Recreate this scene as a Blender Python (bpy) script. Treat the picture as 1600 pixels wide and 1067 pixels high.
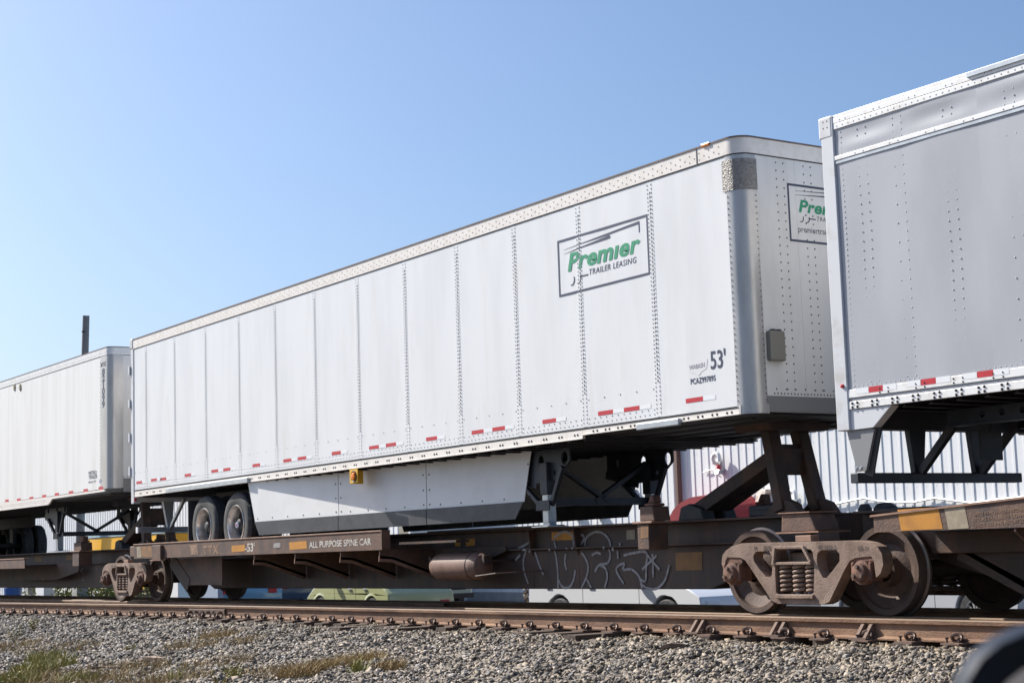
import bpy, bmesh, math, random
import numpy as np
from mathutils import Vector, Matrix, geometry
random.seed(7); rng = np.random.default_rng(7)
for o in list(bpy.data.objects): bpy.data.objects.remove(o)
scene = bpy.context.scene
COL = scene.collection

# ------------------------------------------------------------------ camera
F_PX = 2579.3
CAM = np.array([28.0554, -12.2177, 0.6937])
YAW, PITCH, ROLL = math.radians(55.6855), math.radians(7.2369), math.radians(-1.7743)
def cam_axes():
    cy, sy, cp, sp = math.cos(YAW), math.sin(YAW), math.cos(PITCH), math.sin(PITCH)
    fwd = np.array([-sy*cp, cy*cp, sp]); right = np.array([cy, sy, 0.]); up = np.cross(right, fwd)
    c, s = math.cos(ROLL), math.sin(ROLL)
    return c*right+s*up, -s*right+c*up, fwd
RT, UP, FW = cam_axes()
cd = bpy.data.cameras.new('camera'); cam = bpy.data.objects.new('camera', cd); COL.objects.link(cam)
M = Matrix(((RT[0], UP[0], -FW[0], CAM[0]), (RT[1], UP[1], -FW[1], CAM[1]), (RT[2], UP[2], -FW[2], CAM[2]), (0, 0, 0, 1)))
cam.matrix_world = M
cd.sensor_width = 36.0; cd.sensor_fit = 'HORIZONTAL'; cd.lens = F_PX/1600*36
cd.clip_start = 0.05; cd.clip_end = 3000
cd.dof.use_dof = True; cd.dof.focus_distance = 16.0; cd.dof.aperture_fstop = 8.0
scene.camera = cam
def ray(px, py): return FW + RT*(px-800)/F_PX - UP*(py-533.5)/F_PX
def PY(px, py, y):
    d = ray(px, py); return CAM + d*(y-CAM[1])/d[1]
def PZ(px, py, z):
    d = ray(px, py); return CAM + d*(z-CAM[2])/d[2]
def PX(px, py, x):
    d = ray(px, py); return CAM + d*(x-CAM[0])/d[0]
def PD(px, py, depth): return CAM + ray(px, py)*depth

# ------------------------------------------------------------------ sky and sun
SUN = Vector((-1.15, -0.44, 1.0)).normalized()
world = bpy.data.worlds.new('World'); scene.world = world; world.use_nodes = True
nt = world.node_tree; bg = nt.nodes['Background']
sky = nt.nodes.new('ShaderNodeTexSky'); sky.sky_type = 'NISHITA'; sky.sun_disc = False
sky.sun_elevation = math.asin(SUN.z); sky.sun_rotation = math.atan2(SUN.x, SUN.y)
sky.air_density = 1.0; sky.dust_density = 2.4; sky.ozone_density = 6.5
nt.links.new(sky.outputs[0], bg.inputs[0]); bg.inputs[1].default_value = 0.099
sl = bpy.data.lights.new('sun', 'SUN'); sl.energy = 5.0; sl.angle = math.radians(0.53); sl.color = (1.0, 0.95, 0.87)
so = bpy.data.objects.new('sun', sl); COL.objects.link(so)
so.rotation_euler = (-SUN).to_track_quat('-Z', 'Y').to_euler(); so.location = (0, -20, 30)
scene.view_settings.view_transform = 'Standard'; scene.view_settings.look = 'None'
scene.view_settings.exposure = 0.63; scene.view_settings.gamma = 1.0

# ------------------------------------------------------------------ materials
MATS = {}
def mat(name, col, rough=0.6, metal=0.0, col2=None, scale=4.0, detail=6, lo=0.35, hi=0.65, bump=0.0, bscale=30.0,
        stretch=(1, 1, 1), col3=None, scale3=1.2, spec=0.5, lo3=0.5, hi3=0.7, coat=0.0, attr=None):
    if name in MATS: return MATS[name]
    m = bpy.data.materials.new(name); m.use_nodes = True; t = m.node_tree; b = t.nodes['Principled BSDF']
    b.inputs['Roughness'].default_value = rough; b.inputs['Metallic'].default_value = metal
    b.inputs['Specular IOR Level'].default_value = spec
    if coat: b.inputs['Coat Weight'].default_value = coat; b.inputs['Coat Roughness'].default_value = 0.05
    c = (*col, 1)
    b.inputs['Base Color'].default_value = c
    tc = t.nodes.new('ShaderNodeTexCoord'); mp = t.nodes.new('ShaderNodeMapping'); mp.inputs['Scale'].default_value = stretch
    t.links.new(tc.outputs['Object'], mp.inputs[0])
    src = None
    if attr:
        a = t.nodes.new('ShaderNodeAttribute'); a.attribute_name = attr; src = a.outputs['Color']
    def layer(prev, c2, sc, l, h, det):
        n = t.nodes.new('ShaderNodeTexNoise'); n.inputs['Scale'].default_value = sc; n.inputs['Detail'].default_value = det
        n.inputs['Roughness'].default_value = 0.62
        t.links.new(mp.outputs[0], n.inputs['Vector'])
        r = t.nodes.new('ShaderNodeMapRange'); r.inputs['From Min'].default_value = l; r.inputs['From Max'].default_value = h
        t.links.new(n.outputs['Fac'], r.inputs['Value'])
        x = t.nodes.new('ShaderNodeMix'); x.data_type = 'RGBA'
        t.links.new(r.outputs[0], x.inputs[0])
        if prev is None: x.inputs[6].default_value = c
        else: t.links.new(prev, x.inputs[6])
        x.inputs[7].default_value = (*c2, 1)
        return x.outputs[2]
    if col2: src = layer(src, col2, scale, lo, hi, detail)
    if col3: src = layer(src, col3, scale3, lo3, hi3, detail)
    if src is not None: t.links.new(src, b.inputs['Base Color'])
    if bump:
        n = t.nodes.new('ShaderNodeTexNoise'); n.inputs['Scale'].default_value = bscale; n.inputs['Detail'].default_value = 5
        t.links.new(mp.outputs[0], n.inputs['Vector'])
        bp = t.nodes.new('ShaderNodeBump'); bp.inputs['Strength'].default_value = bump; bp.inputs['Distance'].default_value = 0.02
        t.links.new(n.outputs['Fac'], bp.inputs['Height']); t.links.new(bp.outputs[0], b.inputs['Normal'])
    MATS[name] = m; return m
PANEL = mat('white_panel', (.74, .745, .75), .38, 0, (.645, .65, .655), 1.6, 9, .45, .78, .09, .8, (1.2, 1, .22), (.67, .655, .62), 3.0, lo3=.56, hi3=.8)
PANEL_L = mat('white_sheet', (.78, .77, .75), .42, 0, (.66, .64, .61), 2.2, 8, .45, .75, .05, 1.2, (1.6, 1, .12))
PANEL_R = mat('grey_sheet', (.42, .43, .455), .42, .05, (.36, .37, .395), 1.3, 7, .4, .7, .10, 1.0, (1, 1, .4))
FRONT = mat('front_skin', (.72, .71, .69), .45, 0, (.58, .56, .53), 1.8, 8, .45, .75, .05, 1.0, (1, 1, .25))
ALU = mat('cream_rail', (.82, .77, .71), .45, .05, (.70, .64, .57), 9, 7, .45, .75)
ALU_W = mat('bright_rail', (.82, .81, .79), .4, .1, (.66, .62, .57), 7, 7, .5, .75)
STEEL = mat('polished_corner', (.50, .485, .47), .36, .45, (.40, .385, .37), 6, 6, .4, .7, .05, 14, (1, 1, .3))
DIAMOND = mat('tread_plate', (.30, .28, .26), .5, .3, (.17, .16, .15), 30, 5, .4, .7, .8, 60)
DARKRAIL = mat('dark_gap', (.03, .03, .035), .6)
GALV = mat('galvanised', (.50, .53, .55), .38, .6, (.40, .42, .44), 8, 5)
FRAME_W = mat('frame_white', (.62, .63, .65), .45, 0, (.46, .44, .41), 5, 8, .5, .75)
UNDER = mat('under_steel', (.035, .037, .042), .6, .2, (.055, .05, .05), 5, 6)
LEGM = mat('leg_steel', (.040, .048, .062), .5, .2, (.028, .032, .040), 7, 6)
BLACK = mat('black_rubber_flap', (.045, .048, .055), .5, 0, (.075, .078, .085), 4, 6)
TYRE = mat('tyre_rubber', (.045, .045, .047), .75, 0, (.085, .08, .075), 14, 7, .4, .75, .25, 60)
RIM = mat('steel_rim', (.78, .76, .74), .35, .7, (.30, .26, .22), 9, 6, .45, .75)
RIM_D = mat('rim_inside', (.05, .05, .055), .6, .2)
SKIRT = mat('skirt_panel', (.82, .815, .80), .5, 0, (.74, .73, .71), 2.0, 8, .45, .75)
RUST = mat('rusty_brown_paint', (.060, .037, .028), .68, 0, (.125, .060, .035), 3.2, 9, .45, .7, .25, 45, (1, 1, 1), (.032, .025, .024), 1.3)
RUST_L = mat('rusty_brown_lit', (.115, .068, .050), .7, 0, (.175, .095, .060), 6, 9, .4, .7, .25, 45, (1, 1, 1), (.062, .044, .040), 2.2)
RUST_O = mat('rusty_edge_lit', (.34, .20, .135), .65, 0, (.20, .11, .075), 5, 8, .4, .7)  # paler brown puts the sunlit look of flange tops and edges into the colour
SILLP = mat('sill_paint', (.062, .039, .031), .66, 0, (.105, .056, .036), 2.6, 10, .48, .72, .15, 40, (2.2, 1, .35), (.033, .026, .025), 1.1)
CAST = mat('dusty_cast', (.265, .180, .135), .8, 0, (.12, .072, .050), 5, 10, .42, .72, .35, 60, (1, 1, 1), (.34, .245, .19), 2.2)
CAST_R = mat('rusty_cast', (.20, .095, .060), .8, 0, (.11, .06, .045), 9, 8, .4, .7, .4, 70)
WHEELM = mat('wheel_plate', (.075, .045, .034), .7, .1, (.125, .075, .052), 6, 8, .4, .7, .2, 50)
TREAD = mat('wheel_tread', (.22, .17, .14), .4, .6)
RAILM = mat('rail_rust', (.225, .120, .068), .75, 0, (.12, .066, .042), 7, 9, .4, .7, .3, 60, (.5, 1, 1), (.32, .19, .11), 2.0)
RAILH = mat('rail_head', (.24, .165, .11), .6, 0, (.17, .11, .07), 5, 8, .45, .75, stretch=(.15, 1, 1), spec=.15)
TIEM = mat('creosote_wood', (.075, .052, .040), .85, 0, (.125, .088, .066), 9, 8, .4, .7, .6, 40, (1, .15, 1))
CLIPM = mat('clip_steel', (.075, .052, .045), .55, .4, (.15, .095, .07), 16, 6)
PLATE = mat('tie_plate_rust', (.20, .125, .09), .8, 0, (.12, .08, .062), 12, 8)
STONE = mat('ballast_stone', (.3, .28, .26), .85, 0, None, bump=.25, bscale=120, attr='tint')
DIRT = mat('ballast_dirt', (.115, .10, .088), .95, 0, (.07, .062, .056), 14, 9, .35, .65, .8, 60)
GROUND = mat('ground_earth', (.20, .18, .155), .95, 0, (.14, .125, .11), 1.4, 10, .35, .7, .5, 20)
NAVY = mat('navy_print', (.035, .045, .085), .5); GREEN = mat('green_print', (.01, .27, .13), .5)
RED = mat('red_reflector', (.55, .025, .035), .4, 0, (.45, .02, .03), 20); WREF = mat('white_reflector', (.80, .81, .82), .4)
GREYP = mat('grey_print', (.30, .31, .34), .5); PINK = mat('faded_badge', (.70, .685, .69), .5)
WPAINT = mat('stencil_white', (.60, .56, .50), .8, 0, (.20, .15, .12), 14, 8, .5, .7)
STEN = mat('stencil_faded', (.30, .185, .115), .8, 0, (.12, .075, .058), 14, 8, .45, .7)
CHALK = mat('chalk_paint', (.36, .34, .33), .9, 0, (.17, .15, .15), 20, 6, .45, .7)
YEL = mat('yellow_patch', (.52, .225, .025), .7, 0, (.36, .15, .025), 6, 8, .45, .75)
YEL_F = mat('faded_patch', (.27, .14, .05), .75, 0, (.16, .09, .05), 7, 8, .4, .75)
YELL = mat('yellow_bracket', (.72, .42, .03), .5); AMBER = mat('amber_lens', (.75, .20, .01), .25)
BEIGE = mat('beige_sticker', (.38, .32, .22), .8, 0, (.26, .21, .15), 12, 7)
WALLM = mat('white_metal_cladding', (.76, .765, .765), .6, 0, (.66, .665, .66), 1.5, 8, .45, .75, stretch=(1, 1, .3))
BROWN = mat('brown_trim', (.16, .095, .075), .6); REDF = mat('red_awning_cloth', (.27, .022, .03), .8, 0, (.22, .02, .027), 3)
PVC = mat('white_pvc', (.75, .75, .74), .35); BOXM = mat('rusty_box', (.62, .55, .48), .6, 0, (.36, .18, .10), 9, 7, .5, .65)
YTRUCK = mat('yellow_truck_paint', (.85, .42, .005), .35); BLUE = mat('blue_print', (.04, .12, .35), .4)
POLEM = mat('weathered_pole', (.32, .31, .30), .9, 0, (.22, .21, .20), 8, 8, stretch=(6, 6, .4))
CONC = mat('concrete', (.36, .35, .335), .9, 0, (.28, .27, .26), 2, 8)
ASPH = mat('asphalt', (.075, .075, .078), .9, 0, (.055, .055, .058), 4, 8, .4, .7, .3, 60)
LAWN = mat('leaf_green', (.10, .14, .03), .7, 0, None, attr='tint'); STRAW = mat('dry_straw', (.42, .32, .16), .85, 0, None, attr='tint')
BARK = mat('shrub_stem', (.10, .07, .05), .9)
GLASS = mat('car_glass', (.02, .025, .03), .06, 0, spec=.8); CHROME = mat('chrome', (.7, .7, .72), .15, 1.0)
PLAST = mat('dark_plastic', (.02, .02, .022), .5); MIRG = mat('mirror_glass', (.85, .86, .88), .03, 1.0)
def paint(name, c): return mat('paint_'+name, c, .28, 0, None, coat=.8)

# ------------------------------------------------------------------ mesh helpers
class MB:
    def __init__(s): s.v = []; s.f = []; s.mi = []; s.k = 0
    def add(s, vs, fs, mi=0):
        n = len(s.v); s.v += [tuple(map(float, v)) for v in vs]
        for f in fs: s.f.append([i+n for i in f]); s.mi.append(mi)
        return s
    def box(s, x0, x1, y0, y1, z0, z1, mi=0):
        v = [(x, y, z) for x in (x0, x1) for y in (y0, y1) for z in (z0, z1)]
        return s.add(v, [(0, 1, 3, 2), (4, 6, 7, 5), (0, 4, 5, 1), (2, 3, 7, 6), (0, 2, 6, 4), (1, 5, 7, 3)], mi)
    def bar(s, p0, p1, w, h, upv=(0, 0, 1), mi=0):
        p0, p1 = Vector(p0), Vector(p1); d = (p1-p0).normalized(); a = d.cross(Vector(upv))
        if a.length < 1e-4: a = d.cross(Vector((1, 0, 0)))
        a.normalize(); b = a.cross(d)
        vs = [p + a*sa*w/2 + b*sb*h/2 for p in (p0, p1) for sa, sb in ((-1, -1), (1, -1), (1, 1), (-1, 1))]
        return s.add(vs, [(3, 2, 1, 0), (4, 5, 6, 7), (0, 1, 5, 4), (1, 2, 6, 5), (2, 3, 7, 6), (3, 0, 4, 7)], mi)
    def prism(s, poly, axis, a, b, mi=0, holes=()):
        """poly of 2D points in the other two axes (order x,y,z without axis), extruded from a to b"""
        loops = [poly]+list(holes)
        tri = geometry.tessellate_polygon([[Vector((p[0], p[1], 0)) for p in l] for l in loops])
        flat = [p for l in loops for p in l]; n = len(flat)
        def mk(p, c):
            q = [0, 0, 0]; ax = [0, 1, 2]; ax.remove(axis); q[ax[0]] = p[0]; q[ax[1]] = p[1]; q[axis] = c; return q
        vs = [mk(p, a) for p in flat]+[mk(p, b) for p in flat]
        fs = [t for t in tri]+[tuple(i+n for i in reversed(t)) for t in tri]
        o = 0
        for l in loops:
            m = len(l)
            for i in range(m):
                j = (i+1) % m; fs.append((o+i, o+j, o+j+n, o+i+n))
            o += m
        return s.add(vs, fs, mi)
    def tube(s, path, r, n=8, closed=False, mi=0, cap=True):
        P = [Vector(p) for p in path]; rings = []
        R = r if isinstance(r, (list, tuple)) else [r]*len(P)
        up = None
        for i, p in enumerate(P):
            d = (P[min(i+1, len(P)-1)]-P[max(i-1, 0)]).normalized()
            if up is None: up = d.cross(Vector((0, 0, 1)));  up = up if up.length > .05 else d.cross(Vector((1, 0, 0)))
            a = (up - d*up.dot(d)).normalized(); b = d.cross(a); up = a
            rings.append([p + (a*math.cos(2*math.pi*k/n)+b*math.sin(2*math.pi*k/n))*R[i] for k in range(n)])
        vs = [v for g in rings for v in g]; fs = []
        for i in range(len(P)-1):
            for k in range(n):
                fs.append((i*n+k, i*n+(k+1) % n, (i+1)*n+(k+1) % n, (i+1)*n+k))
        if cap: fs += [tuple(reversed(range(n))), tuple((len(P)-1)*n+k for k in range(n))]
        return s.add(vs, fs, mi)
    def lathe(s, prof, c, axis, n=32, mi=0, mis=None):
        """prof = [(radius, along axis)], centre c"""
        c = Vector(c); A = [Vector((1, 0, 0)), Vector((0, 1, 0)), Vector((0, 0, 1))]; d = A[axis]; a = A[(axis+1) % 3]; b = A[(axis+2) % 3]
        vs = [c + d*h + (a*math.cos(2*math.pi*k/n)+b*math.sin(2*math.pi*k/n))*r for r, h in prof for k in range(n)]
        base = len(s.v); s.v += [tuple(v) for v in vs]
        for i in range(len(prof)-1):
            for k in range(n):
                s.f.append([base+i*n+k, base+i*n+(k+1) % n, base+(i+1)*n+(k+1) % n, base+(i+1)*n+k]); s.mi.append(mis[i] if mis else mi)
        return s
    def rivets(s, pts, nrm, r=.009, h=.006, mi=0):
        nv = Vector(nrm); a = nv.orthogonal().normalized(); b = nv.cross(a)
        for p in pts:
            p = Vector(p); base = len(s.v)
            for k in range(6): s.v.append(tuple(p+(a*math.cos(k*math.pi/3)+b*math.sin(k*math.pi/3))*r))
            for k in range(6): s.v.append(tuple(p+nv*h+(a*math.cos(k*math.pi/3)+b*math.sin(k*math.pi/3))*r*.55))
            for k in range(6): s.f.append([base+k, base+(k+1) % 6, base+6+(k+1) % 6, base+6+k]); s.mi.append(mi)
            s.f.append([base+6+k for k in range(6)]); s.mi.append(mi)
        return s
    def build(s, name, m, parent=None, smooth=False, bevel=0, kind=None, label=None):
        o0 = Vector(parent.location) if parent is not None else Vector((0, 0, 0))
        if parent is not None and parent.parent is not None: o0 = Vector(parent.parent.location)
        me = bpy.data.meshes.new(name)
        me.from_pydata([(x-o0.x, y-o0.y, z-o0.z) for x, y, z in s.v], [], s.f)
        for mm in (m if isinstance(m, (list, tuple)) else [m]): me.materials.append(mm)
        if any(s.mi): me.polygons.foreach_set('material_index', s.mi)
        bm = bmesh.new(); bm.from_mesh(me); bmesh.ops.recalc_face_normals(bm, faces=bm.faces); bm.to_mesh(me); bm.free()
        if smooth:
            me.polygons.foreach_set('use_smooth', [True]*len(me.polygons)); me.set_sharp_from_angle(angle=math.radians(38))
        ob = bpy.data.objects.new(name, me); COL.objects.link(ob)
        if parent is not None: ob.parent = parent
        if bevel:
            b = ob.modifiers.new('bevel', 'BEVEL'); b.width = bevel; b.segments = 2; b.limit_method = 'ANGLE'
        if kind: ob['kind'] = kind
        if label: ob['label'] = label
        return ob
def thing(name, label, cat, loc=(0, 0, 0), group=None):
    o = bpy.data.objects.new(name, None); COL.objects.link(o); o.location = loc; o.empty_display_size = .3
    o['label'] = label; o['category'] = cat
    if group: o['group'] = group
    return o
def tag(o, label, cat, group=None):
    o['label'] = label; o['category'] = cat
    if group: o['group'] = group
    return o
def struct(o): o['kind'] = 'structure'; return o
def share(src, name, parent, loc):
    """a copy of a part that shares its mesh"""
    c = src.copy(); c.name = name; COL.objects.link(c); c.parent = parent; c.location = loc; return c
def copy_tree(o, parent=None):
    c = o.copy(); COL.objects.link(c); c.parent = parent
    for ch in list(o.children): copy_tree(ch, c)
    return c
def text(name, body, size, m, parent, org, xd, yd, shear=0, bold=0, xs=1.0, align='LEFT', space=1.0):
    cu = bpy.data.curves.new(name, 'FONT'); cu.body = body; cu.size = size; cu.shear = shear; cu.offset = bold; cu.extrude = .0003
    cu.align_x = align; cu.space_character = space; cu.resolution_u = 3
    t = bpy.data.objects.new('tmp', cu); COL.objects.link(t)
    dg = bpy.context.evaluated_depsgraph_get(); me = bpy.data.meshes.new_from_object(t.evaluated_get(dg))
    bpy.data.objects.remove(t)
    xd, yd = Vector(xd).normalized(), Vector(yd).normalized(); zd = xd.cross(yd)
    o0 = Vector(parent.location)
    for v in me.vertices:
        c = v.co.copy(); v.co = Vector(org) + xd*c.x*xs + yd*c.y + zd*c.z - o0
    me.materials.clear(); me.materials.append(m)
    ob = bpy.data.objects.new(name, me); COL.objects.link(ob); ob.parent = parent; return ob

# ================================================================== ground, ballast, rails
NX = [-60, -30, -12, -8, -5.1, -2.4, 1.5, 5, 8.8, 12, 15.8, 20, 40]
NYV = [-4.9, -3.6, -2.55, -2.25, -1.99, -1.75, -1.47, -1.31, -1.22, -1.15, -1.10, -1.08, -1.08]
def yN(x): return np.interp(x, NX, NYV)
def gz(x, y):
    """terrain height: track bed, ballast shoulder, lower ground either side"""
    d = yN(x)-y
    near = np.interp(d, [0, .42, .75, 4.6, 6.5], [-.262, -.262, -.25, -.62, -.66])
    far = np.interp(y, [1.9, 3.0], [-.205, -.90])
    return np.where(y > 0, far, near)
def terrain():
    xs = np.concatenate([[-900, -400, -150, -80], np.arange(-50, 45, 1.0), [60, 120, 400, 900]])
    ys = np.concatenate([[-900, -300, -80, -30, -18], np.arange(-12, 5, .3), [6, 9, 14, 30, 80, 300, 1200]])
    X, Y = np.meshgrid(xs, ys, indexing='ij'); Z = gz(X, Y)-.012
    v = np.stack([X, Y, Z], -1).reshape(-1, 3).tolist(); n = len(ys); f = []
    for i in range(len(xs)-1):
        for j in range(n-1): f.append((i*n+j, (i+1)*n+j, (i+1)*n+j+1, i*n+j+1))
    b = MB(); b.add(v, f)
    g = b.build('ground', DIRT, None, smooth=True); struct(g)
terrain()
lot = MB(); lot.box(-140, 80, 3.3, 17.7, -1.2, -.882); struct(lot.build('parking_lot', ASPH))

def ballast():
    # stone templates: squashed, chipped icosahedra
    iv = np.array([(x, y, z) for x in (-1, 1) for y in (-1, 1) for z in (-1, 1)], float)
    itri = np.array([(0, 1, 3), (0, 3, 2), (4, 6, 7), (4, 7, 5), (0, 4, 5), (0, 5, 1), (2, 3, 7), (2, 7, 6), (0, 2, 6), (0, 6, 4), (1, 5, 7), (1, 7, 3)])
    T = []
    for k in range(24):
        q = iv*.80+rng.uniform(-.42, .42, (8, 3)); T.append(q*np.array([1.1, rng.uniform(.45, .9), rng.uniform(.3, .6)]))
    T = np.array(T)
    # points over the visible bed
    pts = []
    def area(x0, x1, d0, d1, dens, s0, s1):
        n = int((x1-x0)*(d1-d0)*dens); x = rng.uniform(x0, x1, n); d = rng.uniform(d0, d1, n); pts.append(np.stack([x, yN(x)-d, rng.uniform(s0, s1, n)**1.0], 1))
    area(9, 23, .10, 4.2, 1300, .011, .026); area(9, 22, .1, 4.2, 110, .024, .038)
    area(11, 20, 4.2, 6.6, 1000, .010, .024); area(2, 11, 4.2, 6.6, 600, .013, .028)
    area(-3, 9, .10, 4.2, 850, .014, .029); area(-14, -3, .1, 3.4, 300, .024, .04); area(-30, -14, .1, 2.5, 90, .03, .05)
    area(-3, 23, -.12, .10, 120, .012, .022)
    area(-10, 22, -2.5, -.2, 45, .03, .05)
    P = np.concatenate(pts); n = len(P)
    x, y, sz = P[:, 0], P[:, 1], P[:, 2]
    # keep stones out of the rail base
    keep = (np.abs(y-yN(x)) > .10); P = P[keep]; x, y, sz = P[:, 0], P[:, 1], P[:, 2]; n = len(P)
    lump = .018*np.sin(x*2.1+y*3.3)+.014*np.sin(x*5.2-y*4.1)+.010*np.sin(x*9+y*11)
    z = gz(x, y)+sz*.25+rng.uniform(-.012, .018, n)+lump
    t = rng.integers(0, 24, n); V = T[t]*sz[:, None, None]
    # random rotation (mostly about z, some tilt)
    a = rng.uniform(0, 2*np.pi, n); b = rng.normal(0, .45, n); c = rng.normal(0, .45, n)
    ca, sa, cb, sb, cc, sc = np.cos(a), np.sin(a), np.cos(b), np.sin(b), np.cos(c), np.sin(c)
    Rz = np.zeros((n, 3, 3)); Rz[:, 0, 0] = ca; Rz[:, 0, 1] = -sa; Rz[:, 1, 0] = sa; Rz[:, 1, 1] = ca; Rz[:, 2, 2] = 1
    Rx = np.zeros((n, 3, 3)); Rx[:, 0, 0] = 1; Rx[:, 1, 1] = cb; Rx[:, 1, 2] = -sb; Rx[:, 2, 1] = sb; Rx[:, 2, 2] = cb
    Ry = np.zeros((n, 3, 3)); Ry[:, 1, 1] = 1; Ry[:, 0, 0] = cc; Ry[:, 0, 2] = sc; Ry[:, 2, 0] = -sc; Ry[:, 2, 2] = cc
    R = Rx@Ry@Rz
    V = np.einsum('nij,nkj->nki', R, V)+np.stack([x, y, z], 1)[:, None, :]
    me = bpy.data.meshes.new('ballast'); nf = 12*n
    me.vertices.add(8*n); me.vertices.foreach_set('co', V.reshape(-1).astype(np.float32))
    F = (itri[None]+8*np.arange(n)[:, None, None]).reshape(-1, 3)
    me.loops.add(nf*3); me.loops.foreach_set('vertex_index', F.reshape(-1).astype(np.int32))
    me.polygons.add(nf); me.polygons.foreach_set('loop_start', np.arange(0, nf*3, 3, dtype=np.int32))
    try: me.polygons.foreach_set('loop_total', np.full(nf, 3, dtype=np.int32))
    except Exception: pass
    me.update(calc_edges=True); me.validate()
    g = rng.uniform(.0, 1, n); warm = np.clip(rng.normal(.62, .28, n)+(x-8)*.02, 0, 1); val = .085+.27*g**1.5
    ru = np.exp(-np.maximum(yN(x)-y-.05, 0)/.35); val = val*(1-.35*ru); warm = np.clip(warm+.9*ru, 0, 1.6)
    col = np.stack([val*(1.03+.19*warm), val*(1-.0*warm), val*(1.0-.24*warm), np.ones(n)], 1)
    at = me.attributes.new('tint', 'FLOAT_COLOR', 'POINT'); at.data.foreach_set('color', np.repeat(col, 8, 0).reshape(-1).astype(np.float32))
    me.materials.append(STONE)
    o = bpy.data.objects.new('ballast', me); COL.objects.link(o); o['kind'] = 'stuff'
    tag(o, 'crushed grey and tan stone ballast beside the rails', 'ballast'); print('stones', n)
ballast()

RAILP = [(-.07, -.186), (.07, -.186), (.07, -.172), (.014, -.155), (.010, -.06), (.012, -.047), (.037, -.040), (.038, -.010), (.030, -.001), (-.030, -.001), (-.038, -.010), (-.037, -.040), (-.012, -.047), (-.010, -.06), (-.014, -.155), (-.07, -.172)]
def rail(name, label, pts):
    b = MB(); n = len(RAILP); vs = []; fs = []; mi = []
    for x, y in pts:
        for a, z in RAILP: vs.append((x, y+a, z))
    for i in range(len(pts)-1):
        for k in range(n):
            fs.append((i*n+k, i*n+(k+1) % n, (i+1)*n+(k+1) % n, (i+1)*n+k)); mi.append(1 if k in (7, 8, 9) else 0)
    b.add(vs, fs); b.mi = mi
    o = b.build(name, [RAILM, RAILH]); return tag(o, label, 'rail')
sx = np.arange(-60, 40.1, 2.0)
rail('stock_rail', 'rusty front rail with clips and bright worn top beside the ballast', [(x, float(np.interp(x, NX, NYV))-.03) for x in sx])
rail('running_rail', 'rail under the near wheels of the freight cars', [(-60, -.755), (40, -.755)])
rail('running_rail', 'rail under the far wheels, its top reflecting blue sky', [(-60, .755), (40, .755)])
rail('closure_rail', 'inner rail between the wheels, curving away along the left car', [(x, float(np.interp(x, NX, NYV))+1.44) for x in sx if x < 10])

def ties():
    base = None
    xs = []; x = -9.0
    while x < 21.5: xs.append(x); x += .52+random.uniform(-.015, .015)
    for i, x in enumerate(xs):
        y0 = float(yN(x)); over = random.choice([.26, .3, .36, .30]);
        if abs(x-9.6) < .8 or abs(x-13.2) < .6: over = random.uniform(.6, .95)
        if x > 14: over = random.uniform(.12, .22)
        b = MB(); b.box(x-.115, x+.115, y0-.03-over, 1.35, -.38, -.199)
        t = tag(b.build('railway_tie', TIEM), 'dark wooden tie crossing under the rails, plates and spikes on its end', 'tie', 'ties under the track'); 
        yr = y0-.03
        p = MB(); p.box(x-.10, x+.10, yr-.19, yr+.17, -.199, -.184); p.build('tie_plate', PLATE, t)
        for dx in (-.065, .05):
            s = MB(); s.lathe([(.0, -.135), (.017, -.138), (.017, -.15), (.009, -.153), (.009, -.19)], (x+dx, yr-.125-(.02 if dx < 0 else 0), 0), 2, 8); s.build('spike', CLIPM, t, True)
        c = MB(); pa = []
        for k in range(13):
            a = math.radians(-40+k*260/12); pa.append((x-.005+.050*math.cos(a), yr-.085+.012*math.sin(a*2), -.150+.036*math.sin(a)))
        pa.append((x+.08, yr-.06, -.165)); c.tube(pa, .0165, 6); c.build('rail_clip', CLIPM, t, True)
ties()
def fasteners():
    # braces against the web of the stock rail and the bolted joint
    for px in (1120, 1302, 1492):
        q = PZ(px, 985, -.17); x = q[0]; y = float(yN(x))-.03
        t = thing('rail_brace', 'rusty cast brace bolted against the web of the front rail', 'rail brace', (x, y-.12, -.18), 'rail braces on the front rail')
        for dx in (-.05, .05):
            b = MB(); b.prism([(y-.155, -.184), (y-.016, -.184), (y-.016, -.05), (y-.045, -.05)], 0, x+dx-.02, x+dx+.02); b.build('rib', PLATE, t, bevel=.004)
        b = MB(); b.box(x-.11, x+.10, y-.175, y-.07, -.186, -.166); b.build('foot', PLATE, t)
    for px, lab in ((297, 'joint bar with bolts'),):
        a = PZ(269, 946, 0); c = PZ(323, 947, 0); y = float(yN(a[0]))-.03; y2 = float(yN(c[0]))-.03
        t = thing('joint_bar', 'bolted joint bar joining two lengths of the front rail', 'joint bar', (a[0], y-.04, -.1))
        b = MB(); vs = [(a[0], y-.012, -.05), (a[0], y-.045, -.065), (a[0], y-.04, -.15), (a[0], y-.075, -.172), (c[0], y2-.012, -.05), (c[0], y2-.045, -.065), (c[0], y2-.04, -.15), (c[0], y2-.075, -.172)]
        b.add(vs, [(0, 1, 5, 4), (1, 2, 6, 5), (2, 3, 7, 6)]); b.build('bar', PLATE, t)
        for k in range(6):
            f = (k+.5)/6; x = a[0]+(c[0]-a[0])*f; yy = y+(y2-y)*f
            n = MB(); n.lathe([(0, -.07), (.016, -.068), (.022, -.05), (.022, -.02), (.03, 0)], (x, yy-.03, -.105), 1, 6); n.build('bolt', CLIPM, t)
fasteners()

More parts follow.
